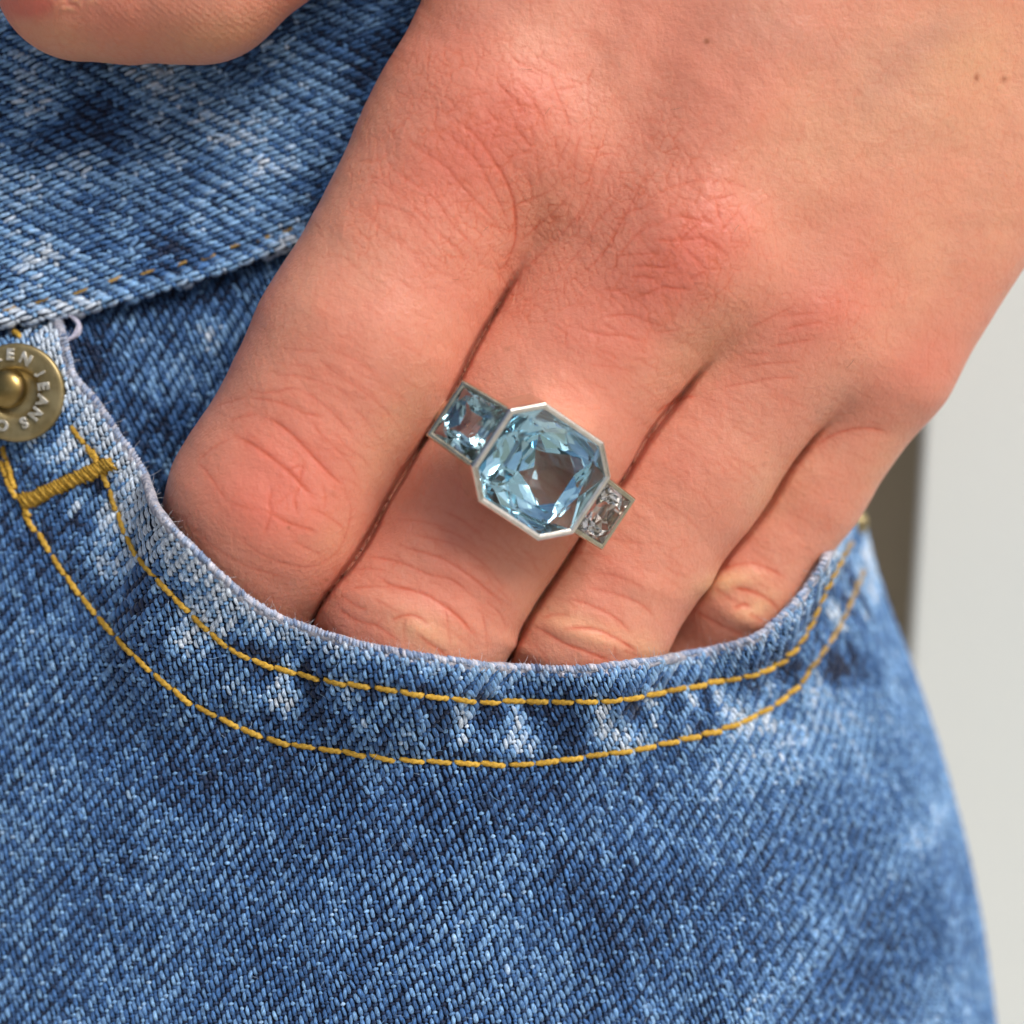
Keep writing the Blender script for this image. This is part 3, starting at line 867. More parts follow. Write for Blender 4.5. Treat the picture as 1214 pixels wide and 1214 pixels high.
# --- height of the front panel, kept on a (u, y) grid
GU0, GY0, GS = -140.0, 312.0, 4.0
gu = np.arange(GU0, 1780, GS); gy = np.arange(GY0, 1330, GS)
def hand_front_map():
    sx, sy = proj(HV)
    u = x_to_u(np.clip(sx, -130, 1500), sy)
    ok = (sy > 380) & (sy < 1200) & (sx < 1100)
    H = np.full((len(gy), len(gu)), -420.0)
    iy = np.clip(((sy[ok] - GY0) / GS).astype(int), 0, len(gy) - 1); iu = np.clip(((u[ok] - GU0) / GS).astype(int), 0, len(gu) - 1)
    np.maximum.at(H, (iy, iu), HV[ok, 2])
    for _ in range(5):                                   # dilate
        K = H.copy()
        K[1:] = np.maximum(K[1:], H[:-1]); K[:-1] = np.maximum(K[:-1], H[1:])
        K[:, 1:] = np.maximum(K[:, 1:], H[:, :-1] ); K[:, :-1] = np.maximum(K[:, :-1], H[:, 1:]); H = K
    return H
def blur(A, r, it=3):
    k = np.ones(2 * r + 1) / (2 * r + 1)
    for _ in range(it):
        A = np.apply_along_axis(lambda v: np.convolve(np.pad(v, r, 'edge'), k, 'valid'), 0, A)
        A = np.apply_along_axis(lambda v: np.convolve(np.pad(v, r, 'edge'), k, 'valid'), 1, A)
    return A
UU, YY = np.meshgrid(gu, gy)
XX = u_to_x(UU, YY)
base = np.where(UU > XC, -48 - RZ * (1 - np.cos(np.maximum(UU - XC, 0) / RREF)), -48 - 118 * (np.maximum(XC - UU, 0) / XC) ** 1.6)
Hh = hand_front_map()
Hs = np.maximum(blur(np.maximum(Hh, base - 90), 3, 2), Hh - 14) + 13
ds = Hs - base
bulge = np.where(ds > 30, ds, np.where(ds < -30, 0, (ds + 30) ** 2 / 120))
# the bulge of the fingers holds inside the pocket and fades out below it
bulge = blur(bulge, 2, 2)
bulge = np.maximum(bulge, 0.55 * blur(bulge, 14, 2))
bulge = bulge * np.clip((1270 - UU) / 110, 0, 1)
gp = np.stack([UU.ravel(), YY.ravel()], -1)
dm, im = min_dist(gp, MOUTH, True)
d1 = min_dist(gp, ROW1).reshape(UU.shape); d2 = min_dist(gp, ROW2).reshape(UU.shape)
dm = dm.reshape(UU.shape); im = im.reshape(UU.shape)
hem = 7.0 / (1 + np.exp((dm - 108) / 4))
band = 1 / (1 + np.exp((dm - 104) / 5))
pucker = (np.sin(im / 420 * 2 * math.pi * 34 + 6 * vnoise(im * 1.0, dm * 0.6, 30, 31)) * 2.0 + (vnoise(im * 1.0, dm * .3, 7, 32) - .5) * 4) * band * np.clip(dm / 30, 0, 1)
und = (vnoise(UU, YY, 120, 33) - .5) * 14 + (vnoise(UU, YY, 45, 34) - .5) * 5
fx0 = XX - (1120 - (YY - 960) * 0.95); fold = 12 * np.exp(-(fx0 / 26) ** 2) * np.clip((YY - 900) / 80, 0, 1) + 7 * np.exp(-((XX - 975 - (YY - 770) * .5) / 22) ** 2) * np.exp(-((YY - 800) / 60) ** 2)
WBX = [-120, -40, 0, 41, 95, 165, 230, 329, 420, 560]; WBY = [402, 395, 390, 384, 375, 356, 337, 302, 268, 210]
ZMAP = -64 / (1 + np.exp((YY - np.interp(XX, WBX, WBY) - 7) / 4)) * (XX < 200) + base + bulge + hem + pucker + und - 4.5 * np.exp(-(d1 / 6) ** 2) - 4.5 * np.exp(-(d2 / 6) ** 2) + fold
DMAP, IMAP = dm, im

def gsamp(A, u, y):
    a = np.clip((np.asarray(u, float) - GU0) / GS, 0, len(gu) - 1.01); b = np.clip((np.asarray(y, float) - GY0) / GS, 0, len(gy) - 1.01)
    ai = a.astype(int); bi = b.astype(int); fa = a - ai; fb = b - bi
    return (A[bi, ai] * (1 - fa) + A[bi, ai + 1] * fa) * (1 - fb) + (A[bi + 1, ai] * (1 - fa) + A[bi + 1, ai + 1] * fa) * fb

def panel(u, y):
    u = np.asarray(u, float); y = np.asarray(y, float)
    return unproj(np.stack([u_to_x(u, y), y, gsamp(ZMAP, u, y)], -1))

WB_XY = np.array([(-120, 402), (-40, 395), (0, 390), (41, 384), (95, 375), (165, 356), (230, 337), (288, 317), (329, 302), (420, 268), (560, 210)], float)
def wb_edge(x): return np.interp(x, WB_XY[:, 0], WB_XY[:, 1])
def wband(x, y):
    x = np.asarray(x, float); y = np.asarray(y, float)
    d = wb_edge(x) - y
    z = -163 - 0.095 * x + (vnoise(x, y, 110, 41) - .5) * 12 + (vnoise(x, y, 40, 42) - .5) * 4
    z = z - 8 * np.exp(-((d - 22) / 7) ** 2) + 5 * np.exp(-((d - 10) / 9) ** 2) - 14 * np.clip((6 - d) / 6, 0, 1) ** 2
    return unproj(np.stack([x, y, z], -1))
def facing(x, y):
    x = np.asarray(x, float); y = np.asarray(y, float)
    z = -186 - 0.1 * x + (vnoise(x, y, 90, 43) - .5) * 12 - 10 * np.exp(-((y - wb_edge(x)) / 16) ** 2)
    return unproj(np.stack([x, y, z], -1))

jeans = empty('jeans')
tag(jeans, 'faded blue denim jeans with curved front pocket and mustard stitching', 'jeans')

def grid_sheet(name, fn, P, Q, nt, parent, mat, off):
    ns = len(P); t = np.linspace(0, 1, nt)[None, :, None]
    uv = P[:, None, :] * (1 - t) + Q[:, None, :] * t
    p = fn(uv[..., 0], uv[..., 1])
    p[..., 2] += off
    idx = np.arange(ns * nt).reshape(ns, nt)
    q = np.stack([idx[:-1, :-1], idx[:-1, 1:], idx[1:, 1:], idx[1:, :-1]], -1).reshape(-1, 4)
    o = mesh_obj(name, p.reshape(-1, 3), q, mat, parent)
    return o

PQ = spline(np.array([(-125, 350), (-125, 800), (-125, 1290), (300, 1310), (700, 1310), (1200, 1310), (1600, 1310), (1720, 1200), (1740, 900), (1700, 600)], float), 420)
front_panel = grid_sheet('front_panel', panel, MOUTH, PQ, 130, jeans, M_CLOTH, -3.0)
FP_POLY = np.vstack([MOUTH[::4], PQ[::-10]])
wa = np.stack([np.linspace(-120, 600, 120), wb_edge(np.linspace(-120, 600, 120))], -1)
wq = wa.copy(); wq[:, 1] = -160
waistband = grid_sheet('waistband', wband, wa, wq, 90, jeans, M_CLOTH, -3.0)
WB_POLY = np.vstack([wa, wq[::-1]])
fa = np.stack([np.linspace(-60, 560, 100), wb_edge(np.linspace(-60, 560, 100)) - 30], -1)
fq = fa.copy(); fq[:, 1] = 760
pocket_facing = grid_sheet('pocket_facing', facing, fa, fq, 60, jeans, M_CLOTH, -3.0)
FA_POLY = np.vstack([fa, fq[::-1]])

# --- woven threads
DARK = np.array([0.004, 0.015, 0.052]); MIDB = np.array([0.042, 0.135, 0.345]); LITE = np.array([0.21, 0.41, 0.69]); PALE = np.array([0.56, 0.66, 0.78])
def denim_col(f):
    f = np.clip(f, 0, 1.2)[..., None]
    c = np.where(f < .4, DARK + (MIDB - DARK) * f / .4, np.where(f < .8, MIDB + (LITE - MIDB) * (f - .4) / .4, LITE + (PALE - LITE) * (f - .8) / .4))
    return c

def weave(name, fn, poly, bounds, ang, p, q, fade, parent, wr=1.0, seed=1, weft_white=0.5, sgn=1):
    r = np.random.default_rng(seed)
    d = np.array([math.cos(ang), math.sin(ang)]); e = np.array([-d[1], d[0]])
    u0, u1, y0, y1 = bounds
    cor = np.array([(u0, y0), (u1, y0), (u0, y1), (u1, y1)])
    a0, a1 = (cor @ e).min(), (cor @ e).max(); b0, b1 = (cor @ d).min(), (cor @ d).max()
    I = np.arange(int(a0 / p) - 1, int(a1 / p) + 2); J = np.arange(int(b0 / (4 * q)) - 2, int(b1 / (4 * q)) + 3)
    ii, jj = [a.ravel() for a in np.meshgrid(I, J)]
    cb = jj * 4 * q + (ii % 4) * q * sgn
    ca = ii * p
    tj = r.normal(0, .22, len(I))[ii - I[0]]
    ca = ca + tj + r.normal(0, .2, len(ii)); cb = cb + r.normal(0, .4, len(ii))
    def build(cb, ca, half, rad, hgt, nl, na, dip, fmul, weft):
        C = cb[:, None] * d + ca[:, None] * e
        # slow wander of the lattice
        C = C + np.stack([(vnoise(C[:, 0], C[:, 1], 70, seed) - .5) * 6, (vnoise(C[:, 0], C[:, 1], 70, seed + 50) - .5) * 6], -1)
        ok = (C[:, 0] > u0) & (C[:, 0] < u1) & (C[:, 1] > y0) & (C[:, 1] < y1)
        ok &= in_poly(C, poly)
        C = C[ok]; th = ii[ok]; n = len(C)
        if n == 0: return None
        P0 = fn(C[:, 0], C[:, 1])
        T = fn(C[:, 0] + 4 * d[0], C[:, 1] + 4 * d[1]) - fn(C[:, 0] - 4 * d[0], C[:, 1] - 4 * d[1])
        E = fn(C[:, 0] + 4 * e[0], C[:, 1] + 4 * e[1]) - fn(C[:, 0] - 4 * e[0], C[:, 1] - 4 * e[1])
        sT = np.linalg.norm(T, axis=1) / 8; sE = np.linalg.norm(E, axis=1) / 8
        T /= np.linalg.norm(T, axis=1)[:, None] + 1e-9
        Nn = np.cross(E, T); Nn /= np.linalg.norm(Nn, axis=1)[:, None] + 1e-9
        Nn *= np.where(Nn[:, 2:3] < -0.2, -1, 1)
        Bn = np.cross(Nn, T)
        s = np.linspace(-1, 1, nl); phi = np.linspace(-.15, math.pi + .15, na)
        rj = (rad * r.uniform(.82, 1.18, n))[:, None, None]; hj = (half * r.uniform(.9, 1.1, n))[:, None, None]
        slew = r.normal(0, .10, n)[:, None, None]
        prof = np.sqrt(np.maximum(1 - np.abs(s) ** 2.2, 0.02))[None, :, None]
        along = s[None, :, None] * hj * np.ones((1, 1, na)) * np.minimum(sT, 2.2)[:, None, None]
        across = rj * prof * np.cos(phi)[None, None, :] * np.minimum(sE, 2.2)[:, None, None] + slew * along
        lift = hgt * (1 - dip * np.abs(s) ** 2.2)[None, :, None] + rj * prof * np.sin(phi)[None, None, :] * .85
        V = P0[:, None, None, :] + along[..., None] * T[:, None, None, :] + across[..., None] * Bn[:, None, None, :] + lift[..., None] * Nn[:, None, None, :]
        f = fade(C[:, 0], C[:, 1])
        if weft:
            f2 = f * .85 + np.where(r.random(n) < weft_white, r.uniform(.08, .50, n), r.uniform(-.36, -.12, n))
        else:
            f2 = f + .03 + r.normal(0, .10, n) + np.random.default_rng(seed + 9).normal(0, .05, 4000)[th % 4000]
        # threads lose dye on their worn crowns
        ff = f2[:, None, None] + (0.10 * np.sin(np.clip(phi, 0, math.pi)) - .04)[None, None, :] * (1 if not weft else .5) + r.normal(0, .035, (n, nl, 1))
        fib = np.stack(np.broadcast_arrays(phi[None, None, :] * 1.1 + s[None, :, None] * 1.6, s[None, :, None] * .5, r.uniform(0, 90, n)[:, None, None]), -1)
        col = denim_col(ff)
        col = col * r.uniform(.9, 1.1, (n, 1, 1, 1))
        k = nl * na; idx = np.arange(k).reshape(nl, na)
        qd = np.stack([idx[:-1, :-1], idx[1:, :-1], idx[1:, 1:], idx[:-1, 1:]], -1).reshape(-1, 4)
        Q = (qd[None] + (np.arange(n) * k)[:, None, None]).reshape(-1, 4)
        return V.reshape(-1, 3), Q, col.reshape(-1, 3), fib.reshape(-1, 3)
    A = build(cb, ca, 1.72 * q, p * .44 * wr, 1.5, 7, 6, 2.0, 1, False)
    Bb = build(cb + 2 * q, ca, .62 * q, p * .52, 0.1, 4, 5, .8, 1, True)
    V = np.vstack([A[0], Bb[0]]); Q = np.vstack([A[1], Bb[1] + len(A[0])]); Cc = np.vstack([A[2], Bb[2]])
    o = mesh_obj(name, V, Q, M_WEAVE, parent, attrs={'tint': Cc, 'fibre': np.vstack([A[3], Bb[3]])})
    o['kind'] = 'stuff'
    return o

def fade_panel(u, y):
    x = u_to_x(u, y)
    D = gsamp(DMAP, u, y); I = gsamp(IMAP.astype(float), u, y)
    f = .38 + (vnoise(x + .35 * y, y - .3 * x, 95, 61) - .5) * .24 + (vnoise(x, y, 34, 62) - .5) * .10 + (vnoise(x + .25 * y, y * .4, 11, 63) - .5) * .10
    bnd = 1 / (1 + np.exp((D - 100) / 4))
    stre = (vnoise(I, D * .12, 5.5, 64) - .42) * 1.0 * np.clip((D - 24) / 20, 0, 1)
    f = f + bnd * (stre * 1.45 - .02)
    left = 1 / (1 + np.exp((x - 330) / 40))
    f = f + (0.46 + .36 * left) * np.exp(-(D / (16 + 22 * left)) ** 2) + .20 * left * bnd * np.exp(-((y - 640) / 90) ** 2)
    right = np.clip((x - 780) / 300, 0, 1)
    f = f + .10 * right * (1 - bnd)
    f = f + blobs(x, y, [(290, 905, 170, 45, 14, -.16), (600, 945, 200, 26, 0, -.10), (1012, 792, 26, 22, 0, -.38), (40, 760, 70, 80, 0, .14), (950, 880, 130, 60, -25, .16), (860, 940, 60, 80, 30, .10),
                         (985, 740, 16, 60, 20, .15), (20, 1150, 120, 60, 0, .12), (560, 1110, 120, 80, 0, .08), (760, 1030, 80, 120, 30, -.06), (1070, 1120, 60, 60, 0, -.14), (990, 1000, 80, 50, 20, -.08),
                         (30, 640, 30, 30, 0, -.16), (380, 1010, 140, 50, 10, -.06), (640, 1190, 200, 50, 0, .08), (880, 900, 120, 30, -30, .12), (1060, 900, 40, 80, 0, -.04)])
    f = f + .20 * np.exp(-((x - (1120 - (y - 960) * .95)) / 22) ** 2) * np.clip((y - 880) / 80, 0, 1)
    return f
def fade_wb(x, y):
    d = wb_edge(x) - y
    xr = x * .93 - y * .37; yr = x * .37 + y * .93
    f = .54 + (vnoise(xr, yr * 1.6, 70, 71) - .5) * .85 + (vnoise(xr, yr, 30, 72) - .5) * .3 + .58 * np.exp(-(d / 17) ** 2)
    return f + blobs(x, y, [(240, 160, 90, 30, -20, .22), (120, 290, 90, 30, -10, .15), (345, 70, 70, 30, 0, -.18), (60, 330, 70, 40, 0, -.08), (210, 230, 60, 24, 10, -.16), (430, 90, 40, 40, 0, -.2)])
def fade_fa(x, y):
    f = .33 + (vnoise(x, y, 50, 75) - .5) * .5 + (vnoise(x, y, 20, 76) - .5) * .25
    return f + blobs(x, y, [(190, 450, 50, 50, 0, .12), (105, 440, 40, 40, 0, -.25), (160, 530, 30, 50, 0, -.15), (250, 400, 60, 24, -20, .2)])

weave('denim_weave', panel, FP_POLY, (-60, 1560, 352, 1260), math.radians(78), 5.7, 4.05, fade_panel, front_panel, seed=1, weft_white=.24, sgn=1)
weave('denim_weave', wband, WB_POLY, (-60, 560, -70, 405), math.radians(-20), 6.0, 5.2, fade_wb, waistband, seed=2, weft_white=.18, sgn=1)
weave('denim_weave', facing, FA_POLY, (-20, 480, 240, 720), math.radians(68), 6.1, 4.5, fade_fa, pocket_facing, seed=3, weft_white=.24, sgn=1)

# --- rolled lip of the pocket mouth
def frame_at(fn, c, t):
    n3 = np.cross(fn(*(c + t * 4)) - fn(*(c - t * 4)), fn(*(c + np.array([-t[1], t[0]]) * 4)) - fn(*(c - np.array([-t[1], t[0]]) * 4)))
    n3 /= np.linalg.norm(n3) + 1e-9
    if n3[2] < -0.2: n3 = -n3
    T = fn(*(c + t * 4)) - fn(*(c - t * 4)); T /= np.linalg.norm(T) + 1e-9
    return T, np.cross(n3, T), n3

def make_lip():
    c = spline(MOUTH, 300)
    tn = np.gradient(c, axis=0); tn /= np.linalg.norm(tn, axis=1)[:, None]
    nrm = np.stack([tn[:, 1], -tn[:, 0]], -1)           # out of the panel, to the opening
    p = panel(c[:, 0], c[:, 1]); p2 = panel(c[:, 0] - nrm[:, 0] * 3, c[:, 1] - nrm[:, 1] * 3)
    s = np.arange(300)
    p = p + (p - p2) * .5; p[:, 2] -= 7.5
    p += np.stack([vnoise(s, 0 * s, 4, 81) - .5, vnoise(s, 0 * s, 4, 82) - .5, vnoise(s, 0 * s, 4, 83) - .5], -1) * 2.0
    v, f = tube(p, 6.6 + 1.2 * (vnoise(s, 0 * s, 3, 84) - .5), 12)
    return mesh_obj('pocket_lip', v, f, M_HEM, front_panel)
make_lip()
def lip_threads():
    """short worn threads wrapping over the lip"""
    c = spline(MOUTH, 300); L = path_len(c); n = int(L / 4.3)
    c = spline(MOUTH, n)
    tn = np.gradient(c, axis=0); tn /= np.linalg.norm(tn, axis=1)[:, None]
    nrm = np.stack([tn[:, 1], -tn[:, 0]], -1)
    p = panel(c[:, 0], c[:, 1]); p2 = panel(c[:, 0] - nrm[:, 0] * 4, c[:, 1] - nrm[:, 1] * 4)
    out = p - p2; out /= np.linalg.norm(out, axis=1)[:, None]
    T = np.gradient(p, axis=0); T /= np.linalg.norm(T, axis=1)[:, None]
    Nn = np.cross(T, out); Nn *= np.sign(np.median(Nn[:, 2]))
    vs, qs, cs = [], [], []; k0 = 0
    for i in range(n):
        for lay in range(2):
            a0 = fr.uniform(15, 32) if lay == 0 else fr.uniform(95, 120); a1 = a0 + fr.uniform(55, 80)
            A = np.radians(np.linspace(a0, a1, 5)); R = 7.6
            cen = p[i] - Nn[i] * 7.5 + out[i] * 1.5
            path = [cen + R * (math.sin(a) * Nn[i] * -1 * -1 * math.cos(0) * 1 if False else (math.cos(a) * out[i] + math.sin(a) * Nn[i])) + T[i] * ((a - A[0]) * 4.0 + lay * 2.6) for a in A]
            v, f = tube(path, np.array([.9, 2.2, 2.7, 2.2, .9]) * fr.uniform(.7, 1.35), 6, False)
            vs.append(v); qs.append(np.array(f) + k0); k0 += len(v)
            x = p[i, 0]
            fl = (1.0 if x < 330 else .9) + fr.normal(0, .22)
            cc = denim_col(np.array([fl]))[0] * .62 + np.array([.15, .12, .14]) * fl
            cs.append(np.tile(cc, (len(v), 1)))
    o = mesh_obj('lip_threads', np.vstack(vs), np.vstack(qs), M_WEAVE, front_panel, attrs={'tint': np.vstack(cs)}); o['kind'] = 'stuff'
lip_threads()

# --- stitches: one twisted-thread mesh shared by every stitch
def stitch_mesh(mat):
    L, R, nl, na = 28.0, 3.4, 19, 10
    vs = []
    for i in range(nl):
        s = -1 + 2 * i / (nl - 1)
        r = R * max(.3, (1 - abs(s) ** 9)) ** .5
        zc = 2.6 * (1 - abs(s) ** 4.0) - 1.0 - 2.5 * max(0, abs(s) - .9) / .1
        for k in range(na):
            a = 2 * math.pi * k / na
            rr = r * (1 + .16 * math.cos(2 * (a - s * 5.5)))
            vs.append((s * L / 2, rr * math.cos(a), zc + rr * math.sin(a) * .9))
    fs = [(i * na + k, i * na + (k + 1) % na, (i + 1) * na + (k + 1) % na, (i + 1) * na + k) for i in range(nl - 1) for k in range(na)]
    fs += [tuple(range(na))[::-1], tuple(range((nl - 1) * na, nl * na))]
    me = bpy.data.meshes.new('stitch'); me.from_pydata([tuple(x * SC for x in v) for v in vs], [], fs)
    me.polygons.foreach_set('use_smooth', np.ones(len(fs), bool)); me.materials.append(mat)
    return me
ST = stitch_mesh(M_STITCH); ST2 = stitch_mesh(M_DULL_STITCH)
def place_stitch(fn, a, b, parent, me=None, thick=1.0, lift=1.0, name='stitch'):
    me = me or ST
    a, b = np.asarray(a, float), np.asarray(b, float)
    c = (a + b) / 2; t = (b - a); t /= np.linalg.norm(t)
    T, B, Nn = frame_at(fn, c, t)
    A3, B3 = fn(*a), fn(*b)
    T = B3 - A3; L = np.linalg.norm(T); T /= L
    B = np.cross(Nn, T); B /= np.linalg.norm(B); Nn = np.cross(T, B)
    pos = (A3 + B3) / 2 * .5 + fn(*c) * .5 + Nn * lift
    W = np.stack([T, B, Nn]) @ BASIS
    o = bpy.data.objects.new(name, me); COL.objects.link(o)
    o.parent = parent
    wp = world_pts(pos)
    m = Matrix.Identity(4)
    for r in range(3):
        m[r][0] = W[0, r] * L / 28.0; m[r][1] = W[1, r] * thick; m[r][2] = W[2, r] * thick; m[r][3] = wp[r]
    o.matrix_world = m
    return o
def stitch_row(fn, path, parent, pitch, gap, me=None, thick=1.0, dull_from=None):
    L = path_len(path); n = int(round(L / pitch))
    s = np.r_[0, np.cumsum(np.linalg.norm(np.diff(path, axis=0), axis=1))]
    at = lambda v: np.array([np.interp(v, s, path[:, 0]), np.interp(v, s, path[:, 1])])
    for i in range(n):
        p0 = (i + fr.uniform(-.05, .05)) * L / n; p1 = p0 + L / n - gap * fr.uniform(.6, 1.4)
        a, b = at(max(p0, 0)), at(min(p1, L))
        d = b - a; w = np.array([-d[1], d[0]]) / (np.linalg.norm(d) + 1e-9)
        sk = fr.uniform(-1.2, 1.2) + .9
        m = me
        if dull_from and a[0] > dull_from: m = ST2
        place_stitch(fn, a - w * sk, b + w * sk, parent, m, thick * fr.uniform(.93, 1.08), lift=2.4)
stitch_row(panel, ROW1, front_panel, 30.0, 0.6, dull_from=1150)
stitch_row(panel, ROW2, front_panel, 31.0, 0.6, dull_from=1010)
for (x, y) in [(12, 366), (49, 356), (95, 345), (136, 331), (175, 322), (214, 312), (247, 304), (280, 290), (313, 282), (342, 272), (376, 260)]:
    place_stitch(wband, (x - 9, y + 4), (x + 9, y - 3.5), waistband, ST2, .62, lift=0.4)
for a, b in [((5, 528), (9, 545)), ((9, 545), (15, 562)), ((13, 560), (20, 580)), ((2, 545), (9, 566)), ((8, 566), (22, 592)), ((16, 395), (26, 403)), ((30, 600), (38, 612)), ((104, 531), (113, 541)), ((112, 533), (118, 545)), ((28, 588), (36, 602))]:
    place_stitch(panel, a, b, front_panel, ST, 1.0, lift=3)

def make_bartack():
    parts = []
    a, b = np.array([26.0, 597]), np.array([133.0, 549])
    d = (b - a) / np.linalg.norm(b - a); e = np.array([-d[1], d[0]])
    n = 30
    for i in range(n):
        c = a + (b - a) * (i + .5) / n + e * fr.uniform(-1, 1)
        w = 8.5 * fr.uniform(.85, 1.1) * (1.25 if i < 3 else 1)
        path = []
        for s in np.linspace(-1, 1, 7):
            q = c + e * w * s + d * 3.6 * s
            h = 9.5 * max(0, 1 - abs(s) ** 2.6) + (1.2 if i % 2 else 0)
            p = panel(q[0], q[1]); p[2] += h - .5
            path.append(p)
        parts.append(tube(path, 2.35 * fr.uniform(.85, 1.15), 6))
    for s in (-1, 1):                                    # lengthwise core threads
        path = []
        for t in np.linspace(0, 1, 12):
            q = a + (b - a) * t + e * 3 * s; p = panel(q[0], q[1]); p[2] += 4; path.append(p)
        parts.append(tube(path, 4.2, 7))
    v, f = join(parts)
    mesh_obj('bar_tack', v, f, M_STITCH, front_panel)
make_bartack()

# loose lint loop under the waistband
def make_lint():
    P = np.array([(50, 394, -158), (62, 400, -152), (76, 404, -146), (88, 400, -142), (94, 390, -142), (91, 381, -146), (84, 376, -152)], float)
    c = spline(P, 40); parts = []
    for k in range(9):
        j = fr.normal(0, 1.2, 3)
        w = np.stack([vnoise(np.arange(40), np.full(40, k * 7.), 9, 90 + m) - .5 for m in range(3)], -1) * 5
        parts.append(tube(unproj(c + j + w), 1.5 * np.sin(np.linspace(.25, math.pi - .25, 40)) + .35, 5))
    v, f = join(parts)
    mesh_obj('loose_thread', v, f, M_LINT, jeans)
make_lint()

# --- fuzz
def make_fuzz():
    vs, fs, cs = [], [], []; k0 = 0
    def hair(p, t, n, L, rad, c):
        nonlocal k0
        b = np.cross(n, t); cv = fr.uniform(-.9, .9); cu = fr.uniform(-.2, .6)
        path = [p + t * L * s + b * L * cv * s * s + n * (2.5 + L * cu * s * (1 - .7 * s)) for s in np.linspace(0, 1, 6)]
        v, f = tube(path, rad * np.array([1, 1, .95, .85, .7, .4]), 3, False)
        vs.append(v); fs.append(np.array(f) + k0); cs.append(np.tile(c, (len(v), 1))); k0 += len(v)
    n = 0
    while n < 650:
        u, y = fr.uniform(-10, 1300), fr.uniform(400, 1220)
        if not in_poly(np.array([[u, y]]), FP_POLY)[0]: continue
        n += 1
        p = panel(u, y); a = fr.uniform(0, 6.28); t = np.array([math.cos(a), math.sin(a), 0])
        hair(p, t, np.array([0, 0, 1.0]), fr.uniform(6, 20), fr.uniform(.18, .32), denim_col(np.array([fr.uniform(.4, 1.0)]))[0])
    for i in range(900):
        k = fr.integers(2, 415); c = MOUTH[k]
        p = panel(*c); p[2] -= fr.uniform(0, 12)
        tn = MOUTH[k + 1] - MOUTH[k - 1]; tn /= np.linalg.norm(tn)
        t = np.array([tn[1], -tn[0], 0]) * fr.uniform(.5, 1) + np.array([tn[0], tn[1], 0]) * fr.normal(0, .8)
        hair(p, t, np.array([0, 0, 1.0]), fr.uniform(4, 15), fr.uniform(.2, .36), np.array([.6, .62, .68]) * fr.uniform(.7, 1.1))
    for i in range(160):
        x, y = fr.uniform(-5, 420), fr.uniform(60, 600)
        fn = wband if y < wb_edge(x) else facing
        p = fn(x, y); a = fr.uniform(0, 6.28); t = np.array([math.cos(a), math.sin(a), 0])
        hair(p, t, np.array([0, 0, 1.0]), fr.uniform(6, 18), fr.uniform(.25, .42), denim_col(np.array([fr.uniform(.4, .95)]))[0])
    o = mesh_obj('fuzz', np.vstack(vs), np.vstack(fs), M_WEAVE, jeans, attrs={'tint': np.vstack(cs)}); o['kind'] = 'stuff'
make_fuzz()

# --- rivet with raised lettering
def lathe(prof, c, X, Y, Z, n=64):
    vs = []
    for r, h in prof:
        for k in range(n):
            a = 2 * math.pi * k / n
            vs.append(c + X * r * math.cos(a) + Y * r * math.sin(a) + Z * h)
    fs = [(i * n + k, i * n + (k + 1) % n, (i + 1) * n + (k + 1) % n, (i + 1) * n + k) for i in range(len(prof) - 1) for k in range(n)]
    fs.append(tuple(range(n))[::-1]); fs.append(tuple(range((len(prof) - 1) * n, len(prof) * n)))
    return np.array(vs), fs

